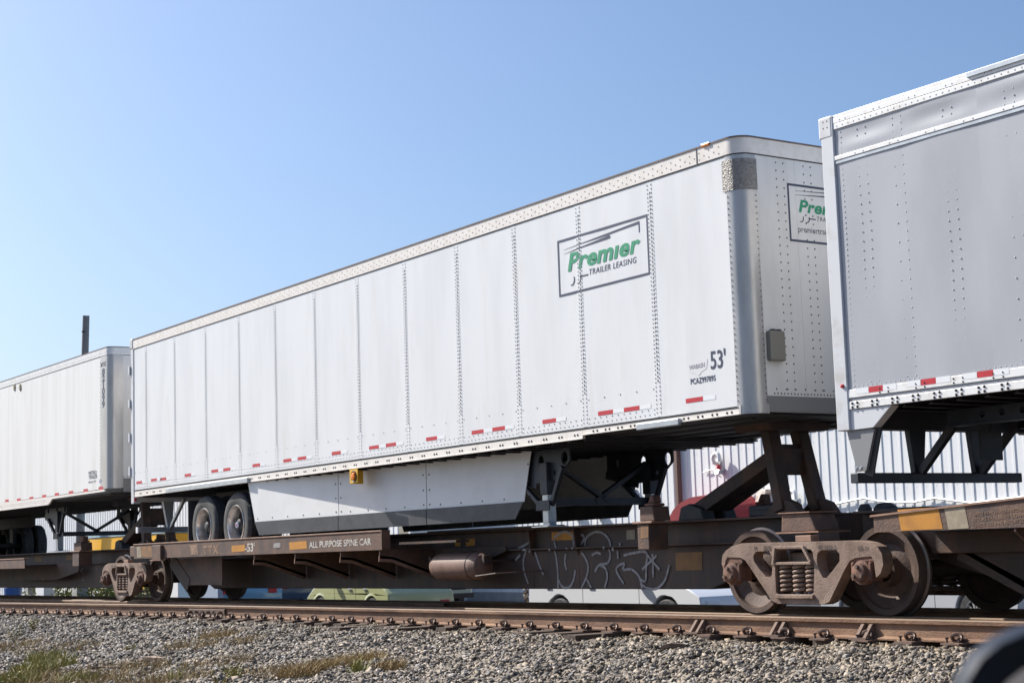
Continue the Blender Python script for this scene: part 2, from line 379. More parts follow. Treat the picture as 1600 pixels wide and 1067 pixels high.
# ================================================================== weeds and dry grass
def blades(b, tint, cx, cy, n, r, h0, h1, w, col0, col1, lean=.5):
    for _ in range(n):
        a = random.uniform(0, 6.28); d = r*math.sqrt(random.random()); x, y = cx+d*math.cos(a), cy+d*math.sin(a)*.8
        z = float(gz(x, y)); h = random.uniform(h0, h1); la = random.uniform(0, 6.28); l = h*random.uniform(.1, lean)
        t = random.random(); c = [col0[i]*(1-t)+col1[i]*t for i in range(3)]
        pa = random.uniform(0, 3.14); wx, wy = w*math.cos(pa), w*math.sin(pa)
        mx, my = x+l*.4*math.cos(la), y+l*.4*math.sin(la); tx, ty = x+l*math.cos(la), y+l*math.sin(la)
        b.add([(x-wx, y-wy, z), (x+wx, y+wy, z), (mx+wx*.8, my+wy*.8, z+h*.6), (mx-wx*.8, my-wy*.8, z+h*.6), (tx, ty, z+h)], [(0, 1, 2, 3), (3, 2, 4)])
        tint += [(*c, 1)]*5
def stuff_mesh(name, b, tint, m, label, cat):
    o = b.build(name, m); at = o.data.attributes.new('tint', 'FLOAT_COLOR', 'POINT')
    at.data.foreach_set('color', np.array(tint, dtype=np.float32).reshape(-1)); o['kind'] = 'stuff'
    return tag(o, label, cat)
ST0, ST1 = (.40, .29, .13), (.24, .17, .08); GR0, GR1 = (.17, .18, .035), (.36, .30, .10)
b, tn = MB(), []
for px, py, n, r in ((40, 1055, 420, .8), (110, 1062, 420, .8), (190, 1050, 260, .7), (260, 1064, 260, .6), (340, 1050, 170, .5), (420, 1062, 90, .4), (20, 1020, 200, .7), (90, 1025, 150, .7), (300, 1030, 110, .5),
                     (520, 1060, 520, .30), (470, 1064, 300, .28), (570, 1056, 280, .25), (610, 1064, 130, .2), (345, 1022, 160, .35), (385, 1030, 120, .3)):
    q = PZ(px, py, -.55); blades(b, tn, q[0], q[1], int(n*2.2), r, .04, .15, .0045, ST0, ST1, 1.5)
stuff_mesh('dry_grass', b, tn, STRAW, 'flattened dry straw coloured grass at the foot of the ballast', 'grass')
b, tn = MB(), []
for px, py, n, r in ((55, 1046, 300, .35), (70, 1036, 220, .3), (20, 1060, 240, .4), (120, 1060, 120, .3), (560, 1066, 50, .12), (100, 1040, 60, .2), (365, 1064, 40, .1), (275, 1064, 30, .1)):
    q = PZ(px, py, -.55); blades(b, tn, q[0], q[1], n*2, r, .06, .20, .006, GR0, GR1, .9)
stuff_mesh('green_grass', b, tn, LAWN, 'short green grass tufts at the foot of the ballast', 'grass')
def weed(px, py, h, green, label, zc=-.5):
    q = PZ(px, py, zc); x, y = q[0], q[1]; z = float(gz(x, y)); t = thing('weed_plant', label, 'weed', (x, y, z))
    st, lf, tn = MB(), MB(), []
    for k in range(random.randint(5, 8)):
        a = random.uniform(0, 6.28); l = h*random.uniform(.15, .5); hh = h*random.uniform(.6, 1); P = []
        for j in range(6): f = j/5; P.append((x+l*f**1.4*math.cos(a), y+l*f**1.4*math.sin(a), z-.02+hh*f))
        st.tube(P, [.004*(1-f*.7) for f in (0, .2, .4, .6, .8, 1)], 5)
        for j in range(22):
            f = random.uniform(.25, 1); bx, by, bz = [P[0][i]+(P[-1][i]-P[0][i])*f for i in range(3)]
            bx = x+l*f**1.4*math.cos(a); by = y+l*f**1.4*math.sin(a)
            d = Vector((random.gauss(0, 1), random.gauss(0, 1), random.gauss(.2, .6))).normalized(); e = d.orthogonal().normalized()
            s = random.uniform(.018, .042); o = Vector((bx, by, bz))
            lf.add([o, o+d*s*.5+e*s*.2, o+d*s, o+d*s*.5-e*s*.2], [(0, 1, 2, 3)])
            c = (random.uniform(.12, .24), random.uniform(.17, .24), .03) if random.random() < green else (random.uniform(.3, .42), random.uniform(.22, .30), .10)
            tn += [(*c, 1)]*4
    st.build('stem', BARK, t)
    o = lf.build('leaves', LAWN, t); at = o.data.attributes.new('tint', 'FLOAT_COLOR', 'POINT'); at.data.foreach_set('color', np.array(tn, dtype=np.float32).reshape(-1)); o['kind'] = 'stuff'
weed(22, 1010, .34, .65, 'tall yellow-green weed at the ballast edge, the bushiest one')
weed(52, 1000, .26, .35, 'thin browning weed rising from the stones')
weed(12, 1064, .30, .8, 'leafy green weed in the grass patch')
weed(205, 1026, .16, .7, 'small low weed alone on the stones')
weed(345, 1066, .22, .25, 'dry brown seed stalks standing in gravel')
weed(270, 1066, .12, .9, 'tiny green sprout in gravel')
def chip(px, py, L, W, ang, m, label, zc=-.55):
    q = PZ(px, py, zc); x, y = q[0], q[1]; z = float(gz(x, y)); b = MB(); c, s = math.cos(ang), math.sin(ang)
    out = [(-.5, -.3), (-.2, -.5), (.35, -.45), (.5, -.1), (.42, .4), (0, .5), (-.4, .35)]
    P = [(x+L*u*c-W*v*s, y+L*u*s+W*v*c) for u, v in out]
    n = len(P); b.add([(p[0], p[1], z+.02+.02*(i % 2)) for i, p in enumerate(P)]+[(p[0], p[1], z+.055+.03*((i*3) % 4)/4) for i, p in enumerate(P)],
          [tuple(range(n-1, -1, -1)), tuple(range(n, 2*n))]+[(i, (i+1) % n, n+(i+1) % n, n+i) for i in range(n)])
    tag(b.build('wood_scrap', m), label, 'wood scrap')
SCRAP = mat('pale_wood', (.42, .31, .24), .85, 0, (.30, .21, .16), 12, 7, stretch=(1, 6, 6)); SCRAPD = mat('old_wood', (.13, .085, .06), .9, 0, (.08, .055, .04), 12, 7)
chip(237, 1042, .38, .16, .3, SCRAP, 'pale splintered wood scrap lying on the gravel')
chip(165, 1049, .5, .10, .5, SCRAPD, 'dark weathered wood scrap in dry grass')
chip(145, 1052, .35, .10, -.2, SCRAPD, 'short dark wood stick beside the grass')
chip(1058, 1046, .30, .05, .4, SCRAPD, 'thin rusty stick lying on the stones', -.45)

# ================================================================== building beyond the track
GZ = -.88
def rib_panel(w=.915, h=5.0):
    """a cladding sheet with three raised ribs, local: x 0..w, front face at y=0 looking to -y"""
    prof = []; p = w/3
    for k in range(3): prof += [(k*p, 0), (k*p+.185, 0), (k*p+.203, -.019), (k*p+.262, -.019), (k*p+.280, 0)]
    prof.append((w, 0)); n = len(prof); b = MB()
    b.add([(x, y, 0) for x, y in prof]+[(x, y, h) for x, y in prof], [(i, i+1, n+i+1, n+i) for i in range(n-1)])
    b.rivets([(k*p+.06, 0, z) for k in range(3) for z in (.3, 1.5, 2.8, 4.1)], (0, -1, 0), .012, .008)
    return b
def building():
    Yw = 17.8; xw = PY(640, 818, 15.6)[0]; H = 3.95
    t = thing('warehouse', 'long white metal clad warehouse with raised ribs behind the train', 'building', (0, Yw, GZ))
    first = None
    def row(x0, x1, y, h):
        nonlocal first
        x = x0
        while x < x1:
            if first is None:
                b = rib_panel(.915, h); b.v = [(vx+x, vy+y, vz+GZ) for vx, vy, vz in b.v]; first = b.build('wall_panel', WALLM, t); base = x, y
                row.base = (x, y)
            else:
                share(first, 'wall_panel', t, (x-row.base[0], y-row.base[1], 0))
            x += .915
    row(xw+.02, 34, Yw, H-GZ)
    row(-92, xw-.9, 15.6, H-GZ)
    s = MB(); s.box(xw-.12, xw, 15.62, Yw+.3, GZ, H); s.build('side_wall', WALLM, t)
    r = MB(); r.prism([(xw, H), (40, H), (40, H+.12), (xw, H+.12)], 1, Yw-.22, 26); r.prism([(-92, H), (xw+.08, H), (xw+.08, H+.1), (-92, H+.1)], 1, 15.45, 26); r.prism([(17.6, H+.125), (26, 5.3), (26, H+.125)], 0, -92, 40); r.build('roof', GALV, t)
    k = MB(); k.box(-92, 36, 15.64, 26, GZ, H); 
    b = MB(); b.box(xw+.05, 34, Yw-.05, Yw-.008, GZ-.05, GZ+.28); b.build('base_course', CONC, t)
    d = PY(1059, 740, Yw-.09)[0]; b = MB(); b.box(d-.06, d+.06, Yw-.16, Yw-.02, GZ, H); b.box(d-.07, d+.07, Yw-.165, Yw-.155, 1.2, 1.26)
    tag(b.build('downspout', BROWN, None, bevel=.01), 'brown square downspout on the white ribbed wall', 'downspout')
    # barrel awning
    a = PY(1040, 812, Yw-1.1); c = PY(1148, 806, Yw-1.1); x0, x1 = a[0]+.1, c[0]; xm = (x0+x1)/2; zt = PY(1095, 775, Yw-.9)[2]; zb = 1.30; R = (x1-x0)/2
    aw = thing('awning', 'red cloth barrel awning over a doorway in the white wall', 'awning', (xm, Yw, zb))
    P = [(xm-R*math.cos(math.pi*i/16), zb-.05+(zt-zb+.05)*math.sin(math.pi*i/16)) for i in range(17)]
    b = MB(); n = 17; b.add([(x, Yw-1.1, z) for x, z in P]+[(x, Yw, z+.12) for x, z in P], [(i, i+1, n+i+1, n+i) for i in range(n-1)]+[tuple(range(n))]); b.build('cloth', REDF, aw)
    for xx in (x0, x1):
        b = MB(); b.tube([(xx, Yw-1.08, zb), (xx, Yw, zb)], .025, 8); b.tube([(xx, Yw-1.08, zb), (xx, Yw-.02, zb-.6)], .02, 8); b.build('frame_tube', PVC, aw)
    dd = MB(); dd.box(xm-.55, xm+.55, Yw-.10, Yw-.04, GZ+.2, 1.15); dd.build('door', BROWN, aw)
    # little things fixed on the wall
    def vent(px, py, lab):
        q = PY(px, py, Yw-.2); g = thing('vent_pipe', lab, 'vent pipe', (q[0], Yw, q[2]))
        P = [(q[0], Yw, q[2]-.05), (q[0], Yw-.16, q[2]-.05)]+[(q[0]+.0, Yw-.16-.10*math.sin(f)+.0, q[2]+.05-.10*math.cos(f)) for f in (.5, 1., 1.6, 2.2, 2.8)]
        P = [(q[0]-.13*math.cos(f), Yw-.2, q[2]+.13*math.sin(f)) for f in [i*math.pi/8 for i in range(9)]]
        b = MB(); b.tube([(q[0]-.13, Yw, q[2]-.16), (q[0]-.13, Yw-.17, q[2]-.10)]+P+[(q[0]+.13, Yw-.2, q[2]-.10)], .06, 10); b.build('elbow', PVC, g, True)
        b = MB(); b.box(q[0]-.24, q[0]-.02, Yw-.05, Yw-.035, q[2]-.28, q[2]+.02); b.build('backplate', PVC, g)
    vent(1119, 716, 'white gooseneck vent pipe high on the ribbed wall'); vent(1238, 775, 'white gooseneck vent pipe low behind the rusty stand')
    def wbox(px, py, w, h, m, lab, extra=None):
        q = PY(px, py, Yw-.15); g = thing('wall_box', lab, 'wall box', (q[0], Yw, q[2]))
        b = MB(); b.prism([(Yw-.28, q[2]-h/2), (Yw-.02, q[2]-h/2), (Yw-.02, q[2]+h/2), (Yw-.20, q[2]+h/2)], 0, q[0]-w/2, q[0]+w/2); b.build('housing', m, g, bevel=.01)
        if extra: b = MB(); b.lathe([(0, .14), (.05, .12), (.06, .02), (.06, 0)], (q[0]-.02, Yw-.15, q[2]+h/2), 2, 10); b.build('beacon', extra, g, True)
        b = MB(); b.tube([(q[0]-.2, Yw-.03, q[2]-.05), (q[0]-.45, Yw-.06, q[2]+.08), (q[0]-.8, Yw-.05, q[2]+.02)], .018, 6); b.build('cable', PVC, g)
    wbox(1124, 737, .13, .13, GALV, 'small wall lamp with red beacon beneath the vent', RED)
    wbox(1192, 774, .34, .32, BOXM, 'rusty white hooded box on the ribbed wall')
    wbox(985, 768, .16, .22, GALV, 'grey floodlight on the wall between the trailer legs')
    wbox(897, 803, .22, .3, GALV, 'grey lamp head low on the wall behind the trailer')
    wbox(932, 803, .22, .3, GALV, 'second grey lamp head beside the first on the wall')
    P = []
    for px, py in ((1275, 789), (1300, 788), (1325, 783), (1350, 778), (1375, 783), (1400, 785), (1430, 784), (1460, 778), (1490, 782), (1520, 786), (1560, 780), (1600, 776), (1640, 774)):
        q = PY(px, py, Yw-.08); P.append(q)
    b = MB(); b.tube(P, .03, 6); tag(b.build('wall_cable', PVC, None, True), 'white cable sagging along the ribbed wall', 'cable')
    P = [PY(px, py, Yw-.06) for px, py in ((1130, 778), (1150, 792), (1170, 800), (1188, 796), (1200, 782), (1214, 785))]
    b = MB(); b.tube(P, .014, 6); tag(b.build('wall_cable', PVC, None, True), 'thin loose wire looping below the rusty box', 'cable')
building()

# utility pole
q0, q1 = PD(124, 868, 63), PD(134.5, 493, 63)
b = MB(); base = q0+(q1-q0)*(-(q0[2]-GZ)/(q1[2]-q0[2])); b.tube([base, q0, (q0+q1)/2, q1], [.17, .165, .15, .13], 12)
pl = thing('utility_pole', 'weathered grey wooden pole rising behind the left trailer', 'pole', tuple(base)); b.build('shaft', POLEM, pl, True)
for f in (.62, .8, .93):
    c = q0+(q1-q0)*f; b = MB(); b.box(c[0]+.12, c[0]+.2, c[1]-.2, c[1]-.10, c[2]-.03, c[2]+.03); b.build('bolt_plate', UNDER, pl)

# ================================================================== vehicles beyond the track
def car(name, label, cat, loc, rz, pm, L=4.4, W=1.78, H=1.45, wb=2.6, wr=.32, hood=1.0, boot=.55, belt=.92, sill=.24, beetle=False, suv=False):
    r = thing(name, label, cat, loc); r.rotation_euler = (0, 0, rz); O = Vector(loc)
    def B(mb, nm, m, par=r, **k):
        mb.v = [(x+O.x, y+O.y, z+O.z) for x, y, z in mb.v]; return mb.build(nm, m, par, **k)
    hx = L/2; fa, ra = wb/2+.02, -wb/2+.02; R = wr*1.16
    def arch(cx): return [(cx+R*math.cos(a), max(sill, wr+R*math.sin(a))) for a in [math.pi*k/10 for k in range(11)]]
    if beetle: top = [(-hx, .45), (-hx+.05, .7), (-hx+.35, .92), (-hx+.9, 1.0), (0, 1.0), (hx-1.0, .98), (hx-.45, .86), (hx-.08, .62), (hx, .42)]
    else: top = [(-hx, .50), (-hx+.03, belt-.12), (-hx+.12, belt), (-hx+boot, belt+.02), (hx-hood-.15, belt), (hx-.35, belt-.13), (hx-.06, belt-.27), (hx, .5)]
    low = [(hx-.05, sill)]+[(fa+R, sill)]+arch(fa)[0:]+[(fa-R, sill), (ra+R, sill)]+arch(ra)+[(ra-R, sill), (-hx+.05, sill)]
    poly = top+low
    b = MB(); b.prism(poly, 1, -W/2, W/2); B(b, 'body', pm, bevel=.07, smooth=True)
    # greenhouse
    g0, g1 = -hx+boot, hx-hood-.2
    if suv: g0 = -hx+.12
    zt = H; ins = .20
    if beetle:
        arcp = [(-hx+.35+(g1+hx-.2)*(1-math.cos(a))/2, .95+(H-.95)*math.sin(a)**.8) for a in [math.pi*k/12 for k in range(13)]]
    else: arcp = [(g0, belt-.02), (g0+(.12 if suv else .55), zt-.06), (g0+(.35 if suv else .85), zt), (g1-.95, zt), (g1-.7, zt-.05), (g1, belt-.02)]
    b = MB(); n = len(arcp)
    for s in (-1, 1):
        b.add([(x, s*(W/2-.03-(z-belt)/(zt-belt)*ins), z) for x, z in arcp], [tuple(range(n))])
    b.add([(x, -(W/2-.03-(z-belt)/(zt-belt)*ins), z) for x, z in arcp]+[(x, (W/2-.03-(z-belt)/(zt-belt)*ins), z) for x, z in arcp], [(i, i+1, n+i+1, n+i) for i in range(n-1)])
    B(b, 'cabin', pm, smooth=True)
    cx = sum(p[0] for p in arcp)/n; cz = belt+.25
    for s in (-1, 1):
        for k in (0, 1):
            lo, hi = (g0+.35, (g0+g1)/2-.2) if k == 0 else ((g0+g1)/2-.1, g1-.35)
            P = [(lo+(.15 if k == 0 else 0), belt+.05), (hi, belt+.05), (hi-(.38 if k else 0), zt-.13), (lo+(.28 if k == 0 else 0), zt-.13)]
            w = MB(); w.add([(x, s*(W/2-.022-(z-belt)/(zt-belt)*ins), z) for x, z in P], [(0, 1, 2, 3)]); B(w, 'side_window', GLASS)
            h = MB(); h.box(lo+.1, lo+.26, s*(W/2+.005), s*(W/2+.03), belt-.12, belt-.085); B(h, 'door_handle', CHROME, bevel=.008)
            sm = MB(); sm.box(hi+.03, hi+.036, s*(W/2-.02), s*(W/2+.0025), sill+.08, belt-.02); B(sm, 'door_seam', PLAST)
        m = MB(); m.lathe([(0, -.1), (.06, -.09), (.09, 0), (.06, .07), (0, .08)], (g1-.35, s*(W/2+.11), belt+.06), 0, 10); m.bar((g1-.35, s*(W/2-.03), belt+.02), (g1-.35, s*(W/2+.08), belt+.04), .05, .04); B(m, 'door_mirror', PLAST, smooth=True)
        l = MB(); l.box(hx-.22, hx-.015, s*(W/2-.42), s*(W/2-.10), .58, .70); B(l, 'headlight', WREF, bevel=.03)
        l = MB(); l.box(-hx-.01, -hx+.03, s*(W/2-.38), s*(W/2-.14), .42 if beetle else .66, .54 if beetle else .80); B(l, 'tail_light', RED, bevel=.012)
        for ax in (fa, ra):
            y = s*(W/2-.11)
            t = MB(); t.lathe([(wr*.62, -.10), (wr*.93, -.105), (wr, -.07), (wr, .07), (wr*.93, .105), (wr*.62, .10)], (ax, y, wr), 1, 28); B(t, 'tyre', TYRE, smooth=True)
            q = MB(); yo = y+s*.075
            q.lathe([(wr*.64, 0), (wr*.64, s*.02), (wr*.58, s*.022), (wr*.56, -s*.03)], (ax, yo, wr), 1, 24); q.lathe([(0, s*.015), (.055, s*.012), (.07, -s*.03)], (ax, yo, wr), 1, 12)
            for k in range(10):
                a = 2*math.pi*k/10; q.bar((ax+.05*math.cos(a), yo-s*.005, wr+.05*math.sin(a)), (ax+wr*.58*math.cos(a), yo-s*.002, wr+wr*.58*math.sin(a)), .028, .02, (0, 1, 0))
            B(q, 'rim', RIM)
            q = MB(); q.lathe([(0, 0), (wr*.62, 0)], (ax, yo-s*.05, wr), 1, 20); B(q, 'brake_disc', RIM_D)
    ws = MB(); i = n-2; ws.add([(arcp[i][0]+.01, -W/2+.3, arcp[i][1]+.0), (arcp[i][0]+.01, W/2-.3, arcp[i][1]), (arcp[i+1][0]-.06, W/2-.12, belt+.04), (arcp[i+1][0]-.06, -W/2+.12, belt+.04)], [(0, 1, 2, 3)]); ws.v = [(x+.03, y, z+.02) for x, y, z in ws.v]; B(ws, 'windscreen', GLASS)
    if beetle:
        for s in (-1, 1):
            for ax in (fa, ra):
                f = MB(); f.lathe([(R-.01, .0), (R+.10, .02), (R+.13, -.06), (R+.05, -.22)], (ax, 0, wr), 1, 36); f.v = [(x, s*(W/2+.01)+(-s*abs(y) if True else 0), z) for x, y, z in f.v]
                keep = [fc for fc in f.f if all(f.v[i][2] > sill for i in fc)]; f.f = keep; f.mi = [0]*len(keep); B(f, 'fender', pm, smooth=True)
    return r
SILV = paint('silver', (.52, .53, .55)); LIME = paint('lime', (.42, .44, .22)); WHT = paint('white', (.78, .79, .80)); DBLU = paint('dark_blue', (.015, .05, .13)); LBLU = paint('light_blue', (.16, .36, .52)); DKN = paint('near_black', (.012, .016, .028))
def place(px, py, y): q = PY(px, py, y); return (q[0], y, GZ)
car('parked_car', 'white sport utility car parked on the lot below the spine beam', 'car', place(1017, 930, 6.2), 0, WHT, L=4.9, W=1.85, H=1.72, wb=3.0, wr=.36, belt=1.02, suv=True, hood=1.1)
car('parked_car', 'lime green beetle shaped car with rounded fenders behind the train', 'car', place(590, 928, 7.2), math.pi, LIME, L=4.1, W=1.72, H=1.5, wb=2.5, beetle=True, sill=.22)
car('parked_car', 'silver sedan whose two wheels show under the loading platform', 'car', place(487, 928, 13.2), math.pi, SILV, L=4.6, W=1.8, wb=2.75, wr=.34)
car('parked_car', 'dark blue car parked beside the silver sedan', 'car', place(424, 928, 11.0), math.pi, DBLU, L=4.4, W=1.8, H=1.6, suv=True)
car('parked_car', 'light blue car at the end of the parked row', 'car', place(376, 928, 8.0), math.pi*.9, LBLU, L=4.3, W=1.75)
car('parked_car', 'silver car with many-spoked wheel behind the rail truck under the grey trailer', 'car', place(1482, 938, 10.5), math.pi*1.0, SILV, L=4.5, W=1.8, wb=2.7, wr=.34)
def van():
    q = place(695, 928, 12.5); t = thing('parked_van', 'pale green van with a wide rear window beside the beetle car', 'van', q); x, y, z = q
    VG = paint('pale_green', (.46, .52, .42)); b = MB()
    b.prism([(y-.95, z+.4), (y+.95, z+.4), (y+.93, z+1.2), (y+.75, z+1.95), (y-.75, z+1.95), (y-.93, z+1.2)], 0, x-4.2, x); b.build('body', VG, t, bevel=.06)
    for s in (-1, 1):
        b = MB(); b.box(x-3.8, x-2.7, y+s*.945-.01, y+s*.945+.01, z+1.2, z+1.7); b.build('side_window', GLASS, t)
        for xx in (x-.8, x-3.4):
            b = MB(); b.lathe([(.0, -.1), (.2, -.1), (.33, -.09), (.33, .09), (.2, .1), (0, .1)], (xx, y+s*.86, z+.33), 1, 24); b.build('wheel', TYRE, t, True)
    b = MB(); b.prism([(y-.7, z+.55), (y+.7, z+.55), (y+.62, z+1.1), (y-.62, z+1.1)], 0, x+.005, x+.025); b.build('rear_window', GLASS, t, bevel=.05)
    b = MB(); b.box(x, x+.12, y-.9, y+.9, z+.32, z+.45); b.build('bumper', PLAST, t)
van()
def box_truck():
    a = PY(137, 850, 10.2); c = PY(262, 850, 10.2); x0, x1 = a[0], c[0]; y = 10.2; zt = PY(200, 836.5, y)[2]
    t = thing('box_truck', 'yellow box truck with round blue emblem behind the train', 'truck', (x0, y, GZ))
    b = MB(); b.box(x0, x1, y, y+2.4, -.25, zt); b.build('cargo_box', YTRUCK, t, bevel=.04)
    b = MB(); b.box(x0-.03, x1+.03, y-.03, y+2.43, zt, zt+.10); b.build('roof_edge', LBLU, t)
    q = PY(208, 842, y); b = MB(); b.lathe([(0, -.02), (.5, -.02), (.5, 0)], (q[0], y, q[2]), 1, 24); b.build('emblem', BLUE, t)
    b = MB(); b.lathe([(0, -.03), (.2, -.03), (.2, -.02)], (q[0]+.1, y, q[2]), 1, 20); b.build('emblem_center', WREF, t)
    b = MB(); b.prism([(x1, -.55), (x1+1.9, -.55), (x1+1.9, .2), (x1+1.2, 1.1), (x1, 1.15)], 1, y+.1, y+2.3); b.build('cab', YTRUCK, t, bevel=.08)
    for xx in (x0+1.5, x1+1.0):
        for s in (0, 1):
            b = MB(); b.lathe([(0, -.13), (.3, -.14), (.48, -.12), (.48, .12), (.3, .14), (0, .13)], (xx, y+.2+s*2.0, GZ+.48), 1, 24); b.build('wheel', TYRE, t, True)
    b = MB(); b.box(x0+.1, x1+1.5, y+.5, y+1.9, -.6, -.3); b.build('chassis', UNDER, t)
box_truck()
# barrels, shrubs and bits seen under the left car
q = place(20, 925, 5.5); b = MB(); b.lathe([(0, .92), (.27, .92), (.3, .88), (.28, .6), (.3, .58), (.28, .3), (.3, .28), (.29, 0), (0, 0)], q, 2, 20); tag(b.build('barrel', BLUE, None, True), 'blue plastic barrel standing on the lot', 'barrel')
for px, w, m, lab in ((40, .5, CONC, 'grey concrete block near the blue barrel'), (62, .9, PVC, 'white panel leaning in the lot'), (116, .5, CONC, 'grey concrete post among the shrubs'), (272, .6, PVC, 'white board beyond the far rail'), (322, 1.6, mat('blue_grey', (.30, .36, .46), .5), 'pale blue grey cabinet beside the parked cars')):
    q = place(px, 925, 6.5); b = MB(); b.box(q[0]-w/2, q[0]+w/2, 6.5, 6.9, GZ, GZ+1.15); b.box(q[0]-w/2-.03, q[0]+w/2+.03, 6.47, 6.93, GZ+1.15, GZ+1.2); tag(b.build('yard_block', m, None, bevel=.02), lab, 'block')
def shrub(px, y, w, h, lab, cols, n=900, py=925):
    q = place(px, py, y); t = thing('shrub', lab, 'shrub', q); st, lf, tn = MB(), MB(), []
    for k in range(9):
        a = random.uniform(0, 6.28); d = w*.5*random.random(); st.tube([(q[0], q[1], GZ-.03), (q[0]+d*.5*math.cos(a), q[1]+d*.5*math.sin(a), GZ+h*.5), (q[0]+d*math.cos(a), q[1]+d*math.sin(a), GZ+h*.95)], [.03, .02, .008], 5)
    for k in range(n):
        a = random.uniform(0, 6.28); rr = math.sqrt(random.random())*w/2; zz = random.random()**.8*h*(1-.5*(rr/(w/2))**2)*random.uniform(.85, 1.1)
        o = Vector((q[0]+rr*math.cos(a), q[1]+rr*math.sin(a), GZ+zz)); d = Vector((random.gauss(0, 1), random.gauss(0, 1), random.gauss(.3, .8))).normalized(); e = d.orthogonal().normalized(); s = random.uniform(.07, .15)
        lf.add([o, o+d*s*.5+e*s*.28, o+d*s, o+d*s*.5-e*s*.28], [(0, 1, 2, 3)]); c = random.choice(cols); f = random.uniform(.6, 1.2); tn += [(c[0]*f, c[1]*f, c[2]*f, 1)]*4
    st.build('stem', BARK, t); o = lf.build('leaves', LAWN, t); at = o.data.attributes.new('tint', 'FLOAT_COLOR', 'POINT'); at.data.foreach_set('color', np.array(tn, dtype=np.float32).reshape(-1)); o['kind'] = 'stuff'
GC = [(.12, .17, .03), (.20, .22, .04), (.26, .22, .06)]
for px, lab in ((92, 'yellow green shrub left of the concrete post'), (140, 'yellow green shrub right of the concrete post'), (165, 'bright green shrub beside the rail truck between white trailers'), (215, 'low shrub behind the rail truck wheels between white trailers')):
    shrub(px, 7.5, 2.6, 1.35, lab, GC)
shrub(848, 8.5, .9, 2.0, 'dry brown bush in front of the white wall', [(.20, .13, .06), (.30, .18, .07), (.12, .09, .05)], 700)
shrub(874, 8.9, .8, 2.0, 'dark evergreen bush beside the dry brown bush', [(.025, .03, .02), (.04, .045, .03)], 900)

